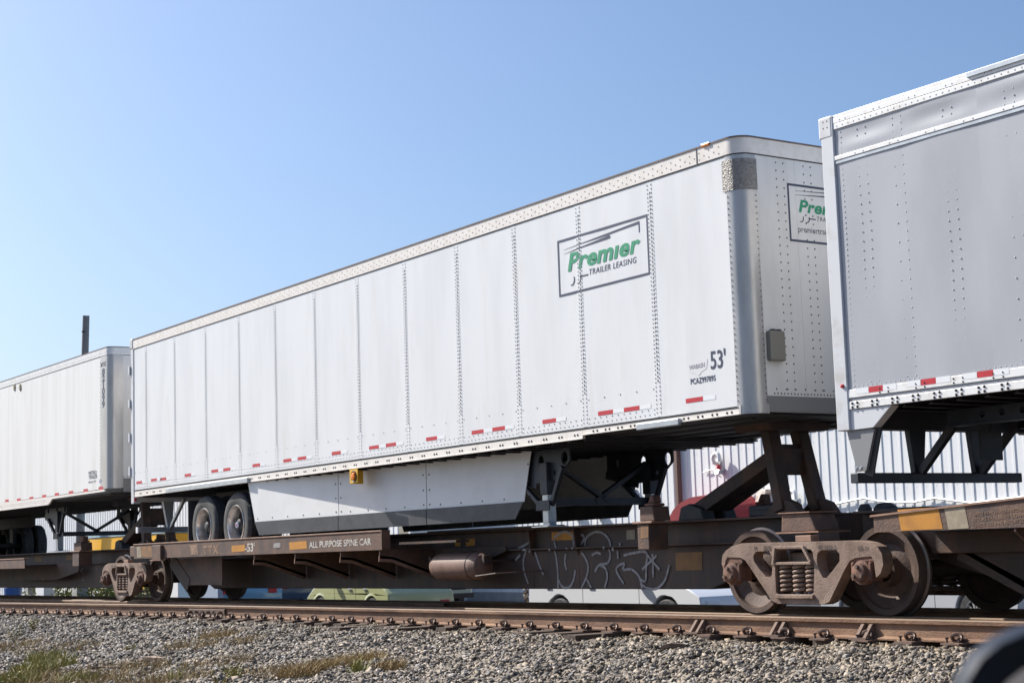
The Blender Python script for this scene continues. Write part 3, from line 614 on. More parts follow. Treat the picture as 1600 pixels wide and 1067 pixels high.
# ================================================================== rail trucks (bogies)
TX = 16.41; WB = 1.761
def rail_truck():
    r = thing('rail_truck', 'rusty four-wheel rail truck with coil springs beside the grey trailer', 'rail truck', (TX, 0, 0), 'rail trucks carrying the spine cars')
    z = lambda a, b: tuple(PY(1100+a/5.333, 820+b/5.333, -1.09)[[0, 2]])
    outer = [z(*p) for p in ((152, 320), (158, 255), (185, 215), (235, 178), (320, 152), (600, 145), (900, 138), (1180, 130), (1300, 130), (1380, 146), (1450, 178), (1490, 240), (1500, 330), (1480, 400), (1440, 440), (1420, 300), (1400, 262), (1270, 275), (1220, 300), (1180, 370), (1050, 640), (1000, 662), (620, 655), (570, 630), (545, 590), (420, 400), (350, 295), (310, 272), (200, 270), (185, 300), (180, 360), (165, 360))]
    h1 = [z(*p) for p in ((422, 300), (418, 255), (440, 222), (545, 217), (572, 260), (578, 330), (570, 420), (545, 443), (522, 430), (470, 370))]
    h2 = [z(*p) for p in ((598, 235), (620, 208), (890, 202), (912, 225), (925, 400), (920, 560), (890, 585), (640, 595), (608, 560), (600, 400))]
    h3 = [z(*p) for p in ((945, 300), (950, 240), (975, 213), (1105, 207), (1135, 240), (1136, 300), (1085, 370), (1025, 443), (1000, 440), (965, 380))]
    for s in (-1, 1):
        b = MB(); b.prism(outer, 1, s*1.10, s*.97, holes=(h1, h2, h3)); f = b.build('side_frame', CAST, r, bevel=.016)
        # raised casting marks and lower seat
        for k, (a, c, m) in enumerate(((490, 178, 'ZICE'), (680, 176, '701870'), (950, 172, 'FC-S522-2'), (1280, 182, 'US-11'), (415, 178, 'M'))):
            if s < 0:
                q = PY(1100+a/5.333, 820+(c+32)/5.333, -1.105); text('casting_mark', m, .058, UNDER, r, (q[0], -1.104, q[2]), (1, 0, -.02), (0.02, 0, 1), xs=.95)
        for cx in (TX-WB/2, TX+WB/2):
            y0 = s*1.10
            b = MB(); b.lathe([(0, .062), (.06, .062), (.082, .05), (.09, .015), (.11, .008), (.112, -.06), (.09, -.10)], (0, 0, 0), 1, 24); b.v = [(x+cx, y0+s*y, zz+.405) for x, y, zz in b.v]; cap = b.build('bearing_cap', CAST_R, r, True)
            for k in range(3):
                a = math.pi/2+k*2*math.pi/3; b = MB(); b.lathe([(0, .03), (.019, .03), (.022, .0)], (0, 0, 0), 1, 6); b.v = [(x+cx+.055*math.cos(a), y0+s*(.060+y*.6), zz+.405+.055*math.sin(a)) for x, y, zz in b.v]; b.build('cap_bolt', PLATE, cap)
            b = MB(); b.box(cx-.15, cx+.15, min(y0-s*.01, y0-s*.17), max(y0-s*.01, y0-s*.17), .50, .575); b.box(cx-.125, cx-.09, min(y0+s*.012, y0-s*.15), max(y0+s*.012, y0-s*.15), .33, .50); b.box(cx+.09, cx+.125, min(y0+s*.012, y0-s*.15), max(y0+s*.012, y0-s*.15), .33, .50); b.build('bearing_adapter', CAST_R, r, bevel=.01)
        # springs in the centre window
        x0, x1 = h2[9][0], h2[4][0]; z0 = h2[7][1]; z1 = z0+.30
        for k in range(3):
            for row in (0, 1):
                cx = x0+(x1-x0)*(.17+.33*k); P = []
                for i in range(73):
                    a = i*math.pi/6; P.append((cx+.058*math.cos(a), s*(1.03-row*.17)+.058*math.sin(a), z0+.03+i/72*(z1-z0-.04)))
                b = MB(); b.tube(P, .0165, 6); b.build('coil_spring', CAST, r, True)
        b = MB(); b.box(x0+.01, x1-.01, s*.80 if s > 0 else -1.125, 1.125 if s > 0 else -.80, z0-.02, z0+.022); b.build('spring_seat', CAST, r, bevel=.008)
        b = MB(); b.box(x0-.03, x1-.02, s*1.12 if s < 0 else .85, -.85 if s < 0 else 1.12, z1, z1+.028); b.box(x0+.02, x1-.12, s*1.12 if s < 0 else .85, -.85 if s < 0 else 1.12, z1+.15, z1+.178); b.bar((x1-.02, s*1.115, z1+.02), (x1-.12, s*1.115, z1+.17), .03, .03); b.bar((x0, s*1.115, z1+.02), (x0+.03, s*1.115, z1+.17), .03, .03); b.build('bolster_end', CAST, r, bevel=.006)
        if s < 0: b = MB(); b.box(x1-.24, x1-.03, -1.09, -.98, z1+.215, z1+.275); b.build('wear_plate', RUST_O, r, bevel=.005)
    for cx in (TX-WB/2, TX+WB/2):
        ax = MB(); ax.lathe([(.075, -1.02), (.075, -.72), (.09, -.62), (.08, 0), (.09, .62), (.075, .72), (.075, 1.02)], (cx, 0, .415), 1, 16); ax.build('axle', WHEELM, r, True)
        for s in (-1, 1):
            W = MB(); pr = [(.10, .82), (.13, .815), (.15, .74), (.24, .715), (.345, .765), (.355, .80), (.408, .803), (.413, .795), (.418, .70), (.443, .69), (.443, .665), (.36, .66), (.345, .69), (.2, .665), (.12, .65)]
            W.lathe([(a, s*h) for a, h in pr], (cx, 0, .415), 1, 56, mis=[0]*7+[1, 1, 1]+[0]*4); W.build('wheel', [WHEELM, TREAD], r, True)
    b = MB(); b.box(TX-.20, TX+.20, -.96, .96, .40, .60); b.box(TX-.3, TX+.3, -.4, .4, .55, .64); b.build('bolster', CAST, r, bevel=.02)
    for sx in (-1, 1): b = MB(); b.bar((TX+sx*.38, -.7, .36), (TX+sx*.38, .7, .36), .10, .09); b.build('brake_beam', RUST, r)
    return r
truckA = rail_truck()
truckB = copy_tree(truckA); truckB.location = (-1.025, 0, 0)
truckB['label'] = 'rusty four-wheel rail truck under the gap between the two white trailers'

# ================================================================== spine cars
def sill(b, x0, x1, t0, t1):
    """centre sill: upper narrow box over a deep lower box whose ends slope up"""
    b.prism([(x0+t0, .225), (x1-t1, .225), (x1-.1*t1, .62), (x1, .66), (x1, .70), (x0, .70), (x0, .66), (x0+.1*t0, .62)], 1, -.40, .40)
def sill_parts(r, x0, x1, t0, t1, xa, xb):
    b = MB(); sill(b, x0, x1, t0, t1); b.build('lower_sill', SILLP, r, bevel=.012)
    b = MB(); b.box(x0+.5, x1-.5, -.47, .47, .702, .718); b.build('ledge_plate', RUST, r)
    b = MB(); b.box(xa, xb, -.36, .36, .70, .948); b.build('upper_sill', SILLP, r, bevel=.006)
    b = MB(); b.box(xa, xb, -.49, .49, .950, .974); b.build('top_flange', RUST, r, bevel=.004)
def lip_side(r, x0, x1, s, zl0=.768, zl1=1.02, slope=False):
    y = s*1.30
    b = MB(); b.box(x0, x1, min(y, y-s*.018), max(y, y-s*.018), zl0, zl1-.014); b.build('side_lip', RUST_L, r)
    b = MB(); b.box(x0-.01, x1, min(y+s*.012, y-s*.10), max(y+s*.012, y-s*.10), zl1-.013, zl1+.006); b.build('lip_top_flange', RUST_O, r, bevel=.004)
    b = MB(); b.box(x0, x1, min(y-s*.02, y-s*.12), max(y-s*.02, y-s*.12), zl0-.004, zl0+.012); b.build('lip_bottom_flange', RUST, r)
def patch(r, pts, y, m, nm='paint_patch'):
    b = MB(); b.add([(p[0], y, p[1]) for p in pts], [tuple(range(len(pts)))]); b.add([(p[0], y+.003, p[1]) for p in pts], [tuple(range(len(pts)))]); return b.build(nm, m, r)
def ppatch(r, px, y, m, nm='paint_patch'): return patch(r, [tuple(PY(a, c, y)[[0, 2]]) for a, c in px], y, m, nm)
def outrigger(r, x, s, y0=.42):
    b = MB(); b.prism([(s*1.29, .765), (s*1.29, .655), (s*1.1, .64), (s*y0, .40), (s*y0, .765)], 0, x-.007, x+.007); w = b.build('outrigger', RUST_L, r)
    b = MB(); b.bar((x, s*1.30, .652), (x, s*1.1, .637), .075, .014, (1, 0, 0)); b.bar((x, s*1.1, .637), (x, s*y0, .397), .075, .014, (1, 0, 0)); b.build('flange', RUST_O if s < 0 else RUST, w)  # near flange painted as if sunlit, far one left in the dark brown
def pedestal(r, x0, x1, s, m1=RUST_L, ):
    """container guide bracket beside the sill with a stepped post on top"""
    ya, yb = s*.95, s*.68
    b = MB(); b.box(x0, x1, min(ya, yb), max(ya, yb), .665, .945); b.build('bracket', m1, r, bevel=.012)
    b = MB(); b.box(x0-.06, x1+.08, min(ya-s*-.02, yb), max(ya-s*-.02, yb), .947, .972); b.build('bracket_plate', RUST_O, r, bevel=.006)
    b = MB(); b.prism([(x0+.02, .974), (x1+.08, .974), (x1+.05, 1.13), (x0+.03, 1.13)], 1, min(ya+s*-.02, yb+s*.02), max(ya+s*-.02, yb+s*.02)); b.build('post', m1, r, bevel=.012)
    b = MB(); b.box(x0+.06, x1+.03, min(ya+s*-.06, yb+s*.05), max(ya+s*-.06, yb+s*.05), 1.132, 1.165); b.prism([(x0+.08, 1.166), (x1+.0, 1.166), (x1-.02, 1.25), (x0+.14, 1.26)], 1, min(ya-s*.09, ya-s*.2), max(ya-s*.09, ya-s*.2)); b.build('locking_cone', CAST_R, r, bevel=.015)
def hitch(r, xk, label=None):
    """trailer hitch: two leaning legs, cross plates, long diagonal strut, head plate under the king pin"""
    for s in (-1, 1):
        b = MB(); b.bar((xk-.03, s*.21, 1.87), (xk+.17, s*.25, 1.02), .13, .16, (0, 1, 0)); b.build('stand_leg', RUST, r, bevel=.012)
        b = MB(); b.prism([(xk-.12, .975), (xk+.46, .975), (xk+.36, 1.10), (xk+.24, 1.14), (xk+.06, 1.10)], 1, s*.25-.05, s*.25+.05); b.build('pivot_lug', RUST, r, bevel=.01)
        b = MB(); b.bar((xk-.02, s*.085, 1.62), (xk-1.36, s*.10, 1.06), .15, .19, (0, 1, 0)); b.build('diagonal_strut', RUST, r, bevel=.01)
        b = MB(); b.prism([(xk-1.55, .975), (xk-1.1, .975), (xk-1.15, 1.10), (xk-1.35, 1.16), (xk-1.5, 1.12)], 1, s*.16-.09, s*.16+.09); b.build('strut_foot', UNDER, r, bevel=.02)
    b = MB(); b.bar((xk+.0, -.2, 1.70), (xk+.0, .2, 1.70), .07, .05); b.bar((xk+.045, -.2, 1.54), (xk+.045, .2, 1.54), .06, .28); b.build('cross_plate', RUST, r, bevel=.006)
    b = MB(); b.prism([(-.40, 1.86), (.40, 1.86), (.46, 1.93), (.44, 1.955), (-.44, 1.955), (-.46, 1.93)], 0, xk-.32, xk+.22); b.build('head_plate', RUST, r, bevel=.01)
    b = MB(); b.box(xk-.5, xk+.05, -.14, .14, .975, 1.10); b.box(xk-.36, xk-.1, -.22, .22, .975, 1.05); b.build('base_casting', UNDER, r, bevel=.02)

# ---- middle car
CARG = 'spine cars of the freight train'
mc = thing('spine_car', 'rusty brown spine car with graffiti carrying the long white trailer', 'railcar', (8, 0, .2), CARG)
sill_parts(mc, .2, 15.9, 1.2, 1.5, -.7, 16.3)
for s in (-1, 1):
    lip_side(mc, .05, 8.85, s)
    dk = MB(); dk.box(.07, 8.83, min(s*.50, s*1.27), max(s*.50, s*1.27), .782, .800); dk.build('wheel_deck', RUST, mc)
    for px in (396, 460, 531, 592): outrigger(mc, PY(px, 872, -1.3)[0], s)
    b = MB(); b.box(8.85, 8.872, min(s*1.31, s*1.18), max(s*1.31, s*1.18), .768, 1.027); b.build('end_plate', RUST_L, mc)
    b = MB(); b.box(8.88, 10.3, min(s*.85, s*1.05), max(s*.85, s*1.05), .83, .86); b.prism([(8.88, .40), (9.3, .40), (10.6, .70), (10.6, .76), (8.88, .76)], 1, s*.48, s*.50); b.build('walkway_stub', RUST, mc)
    # left end of platform: stake pocket and deep gusset
    b = MB(); b.box(1.02, 1.40, min(s*1.29, s*1.36), max(s*1.29, s*1.36), .74, .985); b.build('stake_pocket', RUST_L, mc, bevel=.01)
    b = MB(); b.box(.98, 1.46, min(s*1.28, s*1.38), max(s*1.28, s*1.38), .725, .742); b.build('pocket_foot', RUST_O, mc)
    b = MB(); b.prism([(1.05, .74), (3.1, .74), (3.1, .30), (1.75, .30)], 1, s*.98, s*1.0); b.build('gusset_plate', RUST_L, mc)
    b = MB(); b.bar((1.02, s*1.0, .735), (1.75, s*1.0, .29), .26, .02, (0, 1, 0)); b.build('gusset_flange', RUST, mc)
    b = MB(); b.box(-.28, .04, min(s*1.0, s*1.25), max(s*1.0, s*1.25), .80, .99); b.build('end_block', RUST_L, mc, bevel=.015)
    pedestal(mc, 13.85, 14.05, s)
    b = MB(); b.prism([(16.12, .975), (16.50, .975), (16.58, .80), (16.10, .80)], 1, min(s*.62, s*.95), max(s*.62, s*.95)); b.build('bearing_bracket', RUST_L, mc, bevel=.012)
    b = MB(); b.box(16.05, 16.64, min(s*.55, s*.98), max(s*.55, s*.98), .784, .799); b.box(16.09, 16.52, min(s*.60, s*.97), max(s*.60, s*.97), .976, .986); b.build('bracket_edge', RUST_O, mc)
    b = MB(); b.tube([(16.35, s*.8, .60), (16.35, s*.8, .79)], .035, 10); b.build('side_bearing', CAST, mc)
    for xx in (11.05, 12.0): b = MB(); b.prism([(s*.36, .945), (s*.47, .945), (s*.44, .72), (s*.40, .62), (s*.405, .24), (s*.36, .24)], 0, xx, xx+.02); b.build('web_stiffener', RUST, mc)
b = MB(); b.box(8.9, 11.75, -.62, -.40, .976, .998); b.build('deck_rail', UNDER, mc)
hitch(mc, 15.25)
tk = MB(); tk.lathe([(0, 9.42), (.08, 9.425), (.145, 9.46), (.172, 9.54), (.176, 9.58), (.176, 10.40), (.172, 10.46), (.145, 10.54), (.08, 10.575), (0, 10.58)], (0, -.80, .525), 0, 32); o = tk.build('air_reservoir', mat('tank_brown', (.21, .125, .092), .6, 0, (.15, .085, .062), 5, 8, .4, .7), mc, True)
b = MB(); b.lathe([(.1775, 10.36), (.182, 10.365), (.182, 10.375), (.1775, 10.38)], (0, -.80, .525), 0, 32); b.build('weld_band', RUST, o, True)
for xx in (9.34, 10.62): b = MB(); b.box(xx-.03, xx+.03, -.86, -.74, .54, .66); b.box(xx-.02, xx+.02, -.80, -.38, .57, .60); b.build('tank_bracket', RUST, mc, bevel=.01)
b = MB(); b.tube([(10.55, -.93, .40), (10.9, -.86, .43), (11.3, -.42, .45)], .012, 6); b.build('brake_pipe', RUST, mc)
YS_ = -1.3025
text('lettering', 'TTX', .185, STEN, mc, (3.05, YS_, .80), (1, 0, .01), (0, 0, 1), bold=.006, xs=1.45, space=1.25)
text('lettering', "-53'", .175, WPAINT, mc, (4.62, YS_, .815), (1, 0, .01), (0, 0, 1), bold=.004, xs=1.35)
text('lettering', 'ALL PURPOSE SPINE CAR', .125, WPAINT, mc, (6.77, YS_, .832), (1, 0, .005), (0, 0, 1), bold=.002, xs=1.30)
patch(mc, [(4.14, .815), (4.62, .825), (4.62, .925), (4.14, .915)], YS_, YEL); patch(mc, [(6.15, .815), (6.70, .825), (6.68, .935), (6.13, .925)], YS_, YEL)
patch(mc, [(.42, .79), (.92, .79), (.86, .975), (.38, .975)], YS_, YEL_F); patch(mc, [(.2, .79), (.4, .79), (.36, .975), (.18, .975)], YS_, BEIGE)
patch(mc, [(2.55, .80), (2.85, .80), (2.80, .96), (2.5, .96)], YS_, STEN); patch(mc, [(5.62, .85), (5.85, .86), (5.85, .93), (5.62, .92)], YS_-.001, CHALK)
for px in (((711, 842), (719, 842), (719, 853), (711, 853)), ((728, 842), (742, 841), (742, 852), (728, 853)), ((862, 831), (896, 830), (896, 843), (862, 844))): ppatch(mc, px, -.364, YEL)
ppatch(mc, ((1055, 863), (1097, 862), (1097, 890), (1056, 891)), -.404, YEL_F); ppatch(mc, ((979, 828), (992, 827), (992, 842), (979, 843)), -.366, BEIGE); ppatch(mc, ((1001, 822), (1013, 821), (1013, 840), (1001, 841)), -.953, YEL_F)
b = MB(); b.add([(9.62, -.86, .694), (10.05, -.86, .694), (10.05, -.80, .703), (9.62, -.80, .703)], [(0, 1, 2, 3)]); b.v = [(x, y, z+.002) for x, y, z in b.v]; b.build('tank_label', BEIGE, mc)
strokes = [[(500, 925), (475, 850), (470, 780), (490, 720), (515, 715)], [(515, 680), (545, 740), (570, 810), (595, 870)], [(655, 690), (650, 640), (700, 605), (740, 610), (765, 640), (770, 710)], [(655, 690), (675, 760), (685, 850), (688, 955)], [(690, 905), (720, 950), (760, 945), (785, 900), (795, 840)], [(735, 740), (730, 790), (740, 840)], [(775, 665), (800, 625), (830, 625), (835, 650), (810, 690), (805, 715)], [(840, 690), (850, 640), (900, 605), (950, 610), (990, 650), (1003, 700), (1015, 745), (1000, 795), (945, 810), (920, 850)], [(835, 730), (870, 790), (875, 850), (855, 910), (835, 950)], [(865, 890), (895, 950)], [(900, 750), (930, 732), (960, 742)], [(945, 810), (985, 830), (997, 885), (980, 950)], [(1100, 925), (1055, 850), (1065, 815), (1105, 800), (1095, 838), (1150, 838), (1195, 880), (1215, 955)], [(1100, 750), (1160, 735), (1240, 730), (1240, 820), (1235, 910), (1195, 890)], [(1215, 838), (1305, 752)], [(1245, 745), (1325, 838)], [(1280, 740), (1285, 885)], [(1205, 925), (1250, 955), (1310, 955), (1360, 900), (1385, 810)], [(1060, 670), (1065, 770)], [(425, 705), (470, 685), (515, 650)], [(500, 650), (515, 710)], [(425, 780), (455, 745)]]
def graffiti(r, strokes, ox, oy, k, y0, w):
    for si, st in enumerate(strokes):
        b = MB()
        P = [PY(ox+a/k, oy+c/k, y0) for a, c in st]; P2 = []
        for i in range(len(P)-1):   # Catmull-Rom
            p0, p1, p2, p3 = P[max(i-1, 0)], P[i], P[i+1], P[min(i+2, len(P)-1)]
            for t in np.linspace(0, 1, 6, endpoint=False): P2.append(.5*(2*p1+(p2-p0)*t+(2*p0-5*p1+4*p2-p3)*t*t+(3*p1-p0-3*p2+p3)*t**3))
        P2.append(P[-1])
        for i in range(len(P2)-1):
            a, c = P2[i], P2[i+1]; d = c-a; n = math.hypot(d[0], d[2]) or 1; nx, nz = -d[2]/n*w/2, d[0]/n*w/2
            yy = (-.402 if a[2] < .70 else (-.472 if a[2] < .722 else -.3655))-.0005*si-.00003*i
            b.add([(a[0]-nx, yy, a[2]-nz), (a[0]+nx, yy, a[2]+nz), (c[0]+nx, yy, c[2]+nz), (c[0]-nx, yy, c[2]-nz)], [(0, 1, 2, 3)])
        b.build('graffiti_stroke', CHALK, r)
graffiti(mc, strokes, 700, 680, 4.0, -.404, .03)

# ---- car on the right
rc = thing('spine_car', 'rusty brown spine car end with bright yellow patch under the grey trailer', 'railcar', (24, 0, .2), CARG)
sill_parts(rc, 16.9, 33, 1.7, 1.2, 16.62, 33.4)
for s in (-1, 1):
    b = MB(); y = s*1.30
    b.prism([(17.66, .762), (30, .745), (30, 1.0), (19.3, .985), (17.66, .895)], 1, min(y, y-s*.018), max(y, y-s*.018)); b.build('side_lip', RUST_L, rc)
    b = MB(); b.add([(x, y+s*dy, zz) for x, zz in ((17.63, .897), (19.3, .987), (30, 1.002)) for dy in (.014, -.11)]+[(x, y+s*dy, zz+.018) for x, zz in ((17.63, .897), (19.3, .987), (30, 1.002)) for dy in (.014, -.11)],
          [(0, 1, 3, 2), (2, 3, 5, 4), (6, 8, 9, 7), (8, 10, 11, 9), (0, 2, 8, 6), (2, 4, 10, 8), (1, 7, 9, 3), (3, 9, 11, 5), (0, 6, 7, 1)]); b.build('lip_top_flange', RUST_O, rc)
    b = MB(); b.box(17.7, 30, min(s*.5, s*1.27), max(s*.5, s*1.27), .775, .795); b.build('wheel_deck', RUST, rc)
    b = MB(); b.box(17.55, 18.9, min(s*.42, s*.62), max(s*.42, s*.62), .555, .755); b.build('bolster_beam', RUST, rc, bevel=.01)
    b = MB(); b.prism([(18.0, .56), (30, .56), (30, .20), (18.75, .20)], 1, s*.52, s*.55); b.build('side_web', RUST, rc)
    b = MB(); b.bar((17.95, s*.54, .56), (18.75, s*.54, .20), .12, .02, (0, 1, 0)); b.bar((18.75, s*.54, .20), (30, s*.54, .20), .12, .02, (0, 1, 0)); b.build('web_flange', RUST, rc)
    b = MB(); b.prism([(s*1.29, .76), (s*1.29, .73), (s*.98, .5), (s*.98, .76)], 0, 19.18, 19.2); b.build('outrigger', RUST_L, rc)
yy = -1.3025
ppatch(rc, ((1402, 796), (1466, 792), (1473, 826), (1408, 829)), yy, YEL); ppatch(rc, ((1475, 793), (1507, 790), (1514, 825), (1482, 827)), yy, BEIGE)
for i, l in enumerate(('WITH REMOVABLE HITCHES', 'SECURE TRAILER TIE DOWN', 'CHECK ALL PINS BEFORE LOADING')): q = PY(1520, 806.5+i*8.5, yy); text('lettering', l, .040, STEN, rc, (q[0], yy, q[2]), (1, 0, .05), (0, 0, 1), xs=1.05)
b = MB(); [b.lathe([(0, .0), (.03, .0), (.03, .012), (0, .012)], (0, 0, 0), 1, 6)]; 
for px, wd in ((1352, .07), (1384, .12)):
    q = PY(px, 800, .2); b = MB(); b.lathe([(0, .10), (wd*.6, .095), (wd, .05), (wd, 0)], (q[0], .2, .965), 2, 16); b.build('hitch_pivot', UNDER, rc, True)
b = MB(); b.box(16.8, 17.3, -.3, .1, .975, .995); b.build('lock_plate', UNDER, rc)

# ---- car on the left
lc = thing('spine_car', 'dark brown spine car carrying the trailer lettered with a vertical number', 'railcar', (-10, 0, .2), CARG)
sill_parts(lc, -18.5, -1.55, 1.2, 1.4, -19, -1.2)
for s in (-1, 1):
    lip_side(lc, -18.0, -6.0, s, .66, .86)
    dk = MB(); dk.box(-17.9, -6.02, min(s*.50, s*1.27), max(s*.50, s*1.27), .70, .72); dk.build('wheel_deck', RUST, lc)
    pedestal(lc, -4.12, -3.75, s, RUST_L)
    b = MB(); b.prism([(-9, .40), (-6, .40), (-4.7, .56), (-4.7, .74), (-9, .74)], 1, s*.60, s*.62); b.build('walkway_stub', RUST, lc)
hitch(lc, -2.15)
ppatch(lc, ((54, 868), (66, 868), (66, 877), (54, 877)), -.364, YEL_F); ppatch(lc, ((103, 867), (115, 867), (115, 874), (103, 875)), -.364, YEL_F)
graffiti(lc, [[(270, 580), (262, 620)], [(270, 630), (285, 640), (270, 665), (262, 655), (275, 645)], [(520, 590), (505, 605), (520, 620), (515, 660), (525, 665)], [(420, 590), (440, 610), (455, 590)]], 0, 740, 4.0, -.404, .02)

# ================================================================== trailers
def tyre_pair(r, x, s, zc=1.29, R=.49, yo=1.25):
    """dual wheel: outer and inner tyre, rim dish, hub"""
    for k, y in enumerate((yo-.13, yo-.46)):
        t = MB(); t.lathe([(.30, -.115), (.33, -.128), (R-.07, -.132), (R-.025, -.118), (R, -.085), (R-.006, -.05), (R, -.045), (R, -.004), (R-.008, 0), (R, .004), (R, .045), (R-.006, .05), (R, .085), (R-.025, .118), (R-.07, .132), (.33, .128), (.30, .115)], (x, s*y, zc), 1, 44); t.build('tyre', TYRE, r, True)
    yf = s*(yo-.005)
    m = MB(); m.lathe([(.305, 0), (.30, s*.012), (.285, s*.008), (.272, -s*.03), (.265, -s*.16)], (x, yf, zc), 1, 40); rim = m.build('rim', RIM, r, True)
    m = MB(); m.lathe([(.265, -s*.16), (.20, -s*.17), (.13, -s*.13), (.12, -s*.12), (0, -s*.12)], (x, yf, zc), 1, 32); m.build('rim_dish', RIM_D, rim, True)
    m = MB(); m.lathe([(.085, -s*.125), (.08, -s*.05), (.06, -s*.035), (0, -s*.035)], (x, yf, zc), 1, 20); h = m.build('hub', UNDER, rim, True)
    return rim
def landing_leg(r, x, s, ztop, zfoot, detail=True):
    y = s*.78
    c = lambda cx, cz, rr: [(cx+rr*math.cos(a), cz+rr*1.25*math.sin(a)) for a in [k*math.pi/5 for k in range(10)]]
    b = MB(); b.prism([(x-.86, ztop), (x+.46, ztop), (x+.46, ztop-.16), (x+.16, ztop-.37), (x-.26, ztop-.39), (x-.86, ztop-.24)], 1, y-.012, y+.012, holes=(c(x-.66, ztop-.12, .05), c(x+.36, ztop-.12, .065), c(x-.12, ztop-.13, .06), c(x+.15, ztop-.28, .025))); b.build('wing_plate', LEGM, r)
    b = MB(); b.box(x-.86, x+.46, y-.02, y+.04, ztop-.015, ztop); b.bar((x-.9, y, ztop-.245), (x-.24, y, ztop-.40), .10, .014, (0, 1, 0)); b.build('wing_flange', LEGM, r)
    b = MB(); b.box(x-.075, x+.075, y-.075, y+.075, zfoot+.38, ztop-.15); b.build('outer_leg', LEGM, r, bevel=.01)
    b = MB(); b.box(x-.058, x+.058, y-.058, y+.058, zfoot+.05, zfoot+.42); b.build('inner_leg', GALV, r, bevel=.006)
    b = MB(); b.box(x-.17, x+.17, y-.15, y+.15, zfoot, zfoot+.012); b.prism([(x-.07, zfoot+.012), (x+.07, zfoot+.012), (x+.05, zfoot+.10), (x-.05, zfoot+.10)], 1, y-.05, y+.05); b.build('foot_pad', GALV, r)
    b = MB(); b.box(x-.16, x+.12, y-.085, y-.07, ztop-.72, ztop-.60); b.build('brace_collar', LEGM, r, bevel=.005)
    for dx in (-.62, .34):
        b = MB(); b.bar((x+dx, y-.03, ztop-.30 if dx < 0 else ztop-.22), (x+(-.12 if dx < 0 else .10), y-.03, ztop-.66), .05, .05, (0, 1, 0)); b.build('leg_brace', LEGM, r)
def cross_brace(r, x, zt, zf):
    b = MB(); b.bar((x, -.78, zt-.62), (x, .78, zt-.62), .06, .09); b.bar((x, -.72, zt-.15), (x, .1, zt-.62), .05, .08, (1, 0, 0)); b.bar((x, .72, zt-.15), (x, -.1, zt-.62), .05, .08, (1, 0, 0)); b.build('cross_brace', LEGM, r)
def tape(r, x, z, y, w=.26, h=.042, white=.20):
    b = MB(); b.add([(x, y, z-h/2), (x+w, y, z-h/2), (x+w, y, z+h/2), (x, y, z+h/2)], [(0, 1, 2, 3)]); b.build('red_reflector', RED, r)
    if white: b = MB(); b.add([(x+w+.001, y, z-h/2), (x+w+white, y, z-h/2), (x+w+white, y, z+h/2), (x+w+.001, y, z+h/2)], [(0, 1, 2, 3)]); b.build('white_reflector', WREF, r)
def crossmembers(r, x0, x1, z, step=.33):
    first = None; x = x0
    while x < x1:
        if first is None:
            b = MB(); b.box(x-.004, x+.004, -1.25, 1.25, z-.10, z); b.box(x-.03, x+.03, -1.25, 1.25, z-.106, z-.10); first = b.build('crossmember', UNDER, r); xb = x
        else: share(first, 'crossmember', r, (x-xb, 0, 0))
        x += step

# ---------------- the long white trailer
L = 16.15; S = -1.295
mt = thing('semi_trailer', "long white box trailer with green lettered logo and 53' mark on its side", 'trailer', (L, 0, 0), 'trailers riding on the train')
mt.rotation_euler = (0, -.00408, 0)
def TP(px, py, y=S):
    q = PY(px, py, y); return q[0], q[2]+.00408*(L-q[0])
ZT, ZP, ZB = 4.726, 4.556, 2.038
seams = [.6246+1.2827*k for k in range(13)]
edges = [.05]+seams
RV, SL = [], []
for k in range(13):
    x0, x1 = edges[k]+.022, (edges[k+1]-.022 if k < 12 else L-.19)
    b = MB(); nx, nz = 10, 10
    vs = []
    for i in range(nx+1):
        for j in range(nz+1):
            u, v = i/nx, j/nz; x = x0+(x1-x0)*u; z = ZB+(ZP-ZB)*v
            bul = .0022*math.sin(u*3.1+k*1.7)*math.sin(v*5+k*2.3)+.0012*math.sin(u*9+v*4+k)
            if i in (0, nx) or j in (0, nz): bul = 0
            vs.append((x, S+abs(bul)*.9, z))
    fs = [(i*(nz+1)+j, (i+1)*(nz+1)+j, (i+1)*(nz+1)+j+1, i*(nz+1)+j+1) for i in range(nx) for j in range(nz)]
    b.add(vs, fs); b.build('side_panel', PANEL, mt, smooth=True)
    b = MB(); b.box(x0-.02, x1+.02, 1.275, 1.295, ZB, ZP); b.build('far_side_panel', PANEL, mt)
    xs = edges[k+1]
    if k == 12: continue
    b = MB(); b.box(xs-.045, xs+.045, S-.0008, S+.012, ZB+.004, ZP-.002); b.build('seam_post', PANEL, mt)
    n = 54
    RV += [(xs+d, S-.0008, ZB+.05+(ZP-ZB-.1)*i/n) for i in range(n+1) for d in (-.030, .032)]
    SL += [(xs, ZB+.38+(ZP-ZB-.52)*i/46) for i in range(47)]
    for row, (z, st) in enumerate(((2.075, .085), (2.125, .11), (2.34, .26))):
        m = int((x1-x0)/st); RV += [(x0+.05+i*(x1-x0-.1)/max(m, 1), S, z+.0) for i in range(m+1)]
b = MB()
for x, z in SL: b.box(x+.002, x+.018, S-.0028, S-.0009, z-.012, z+.012)
o = b.build('logistic_slots', mat('slot_shadow', (.10, .10, .12), .7), mt); o['kind'] = 'stuff'
b = MB(); b.rivets(RV, (0, -1, 0), .0085, .006); o = b.build('rivets', mat('rivet_metal', (.42, .42, .43), .4, .6), mt); o['kind'] = 'stuff'
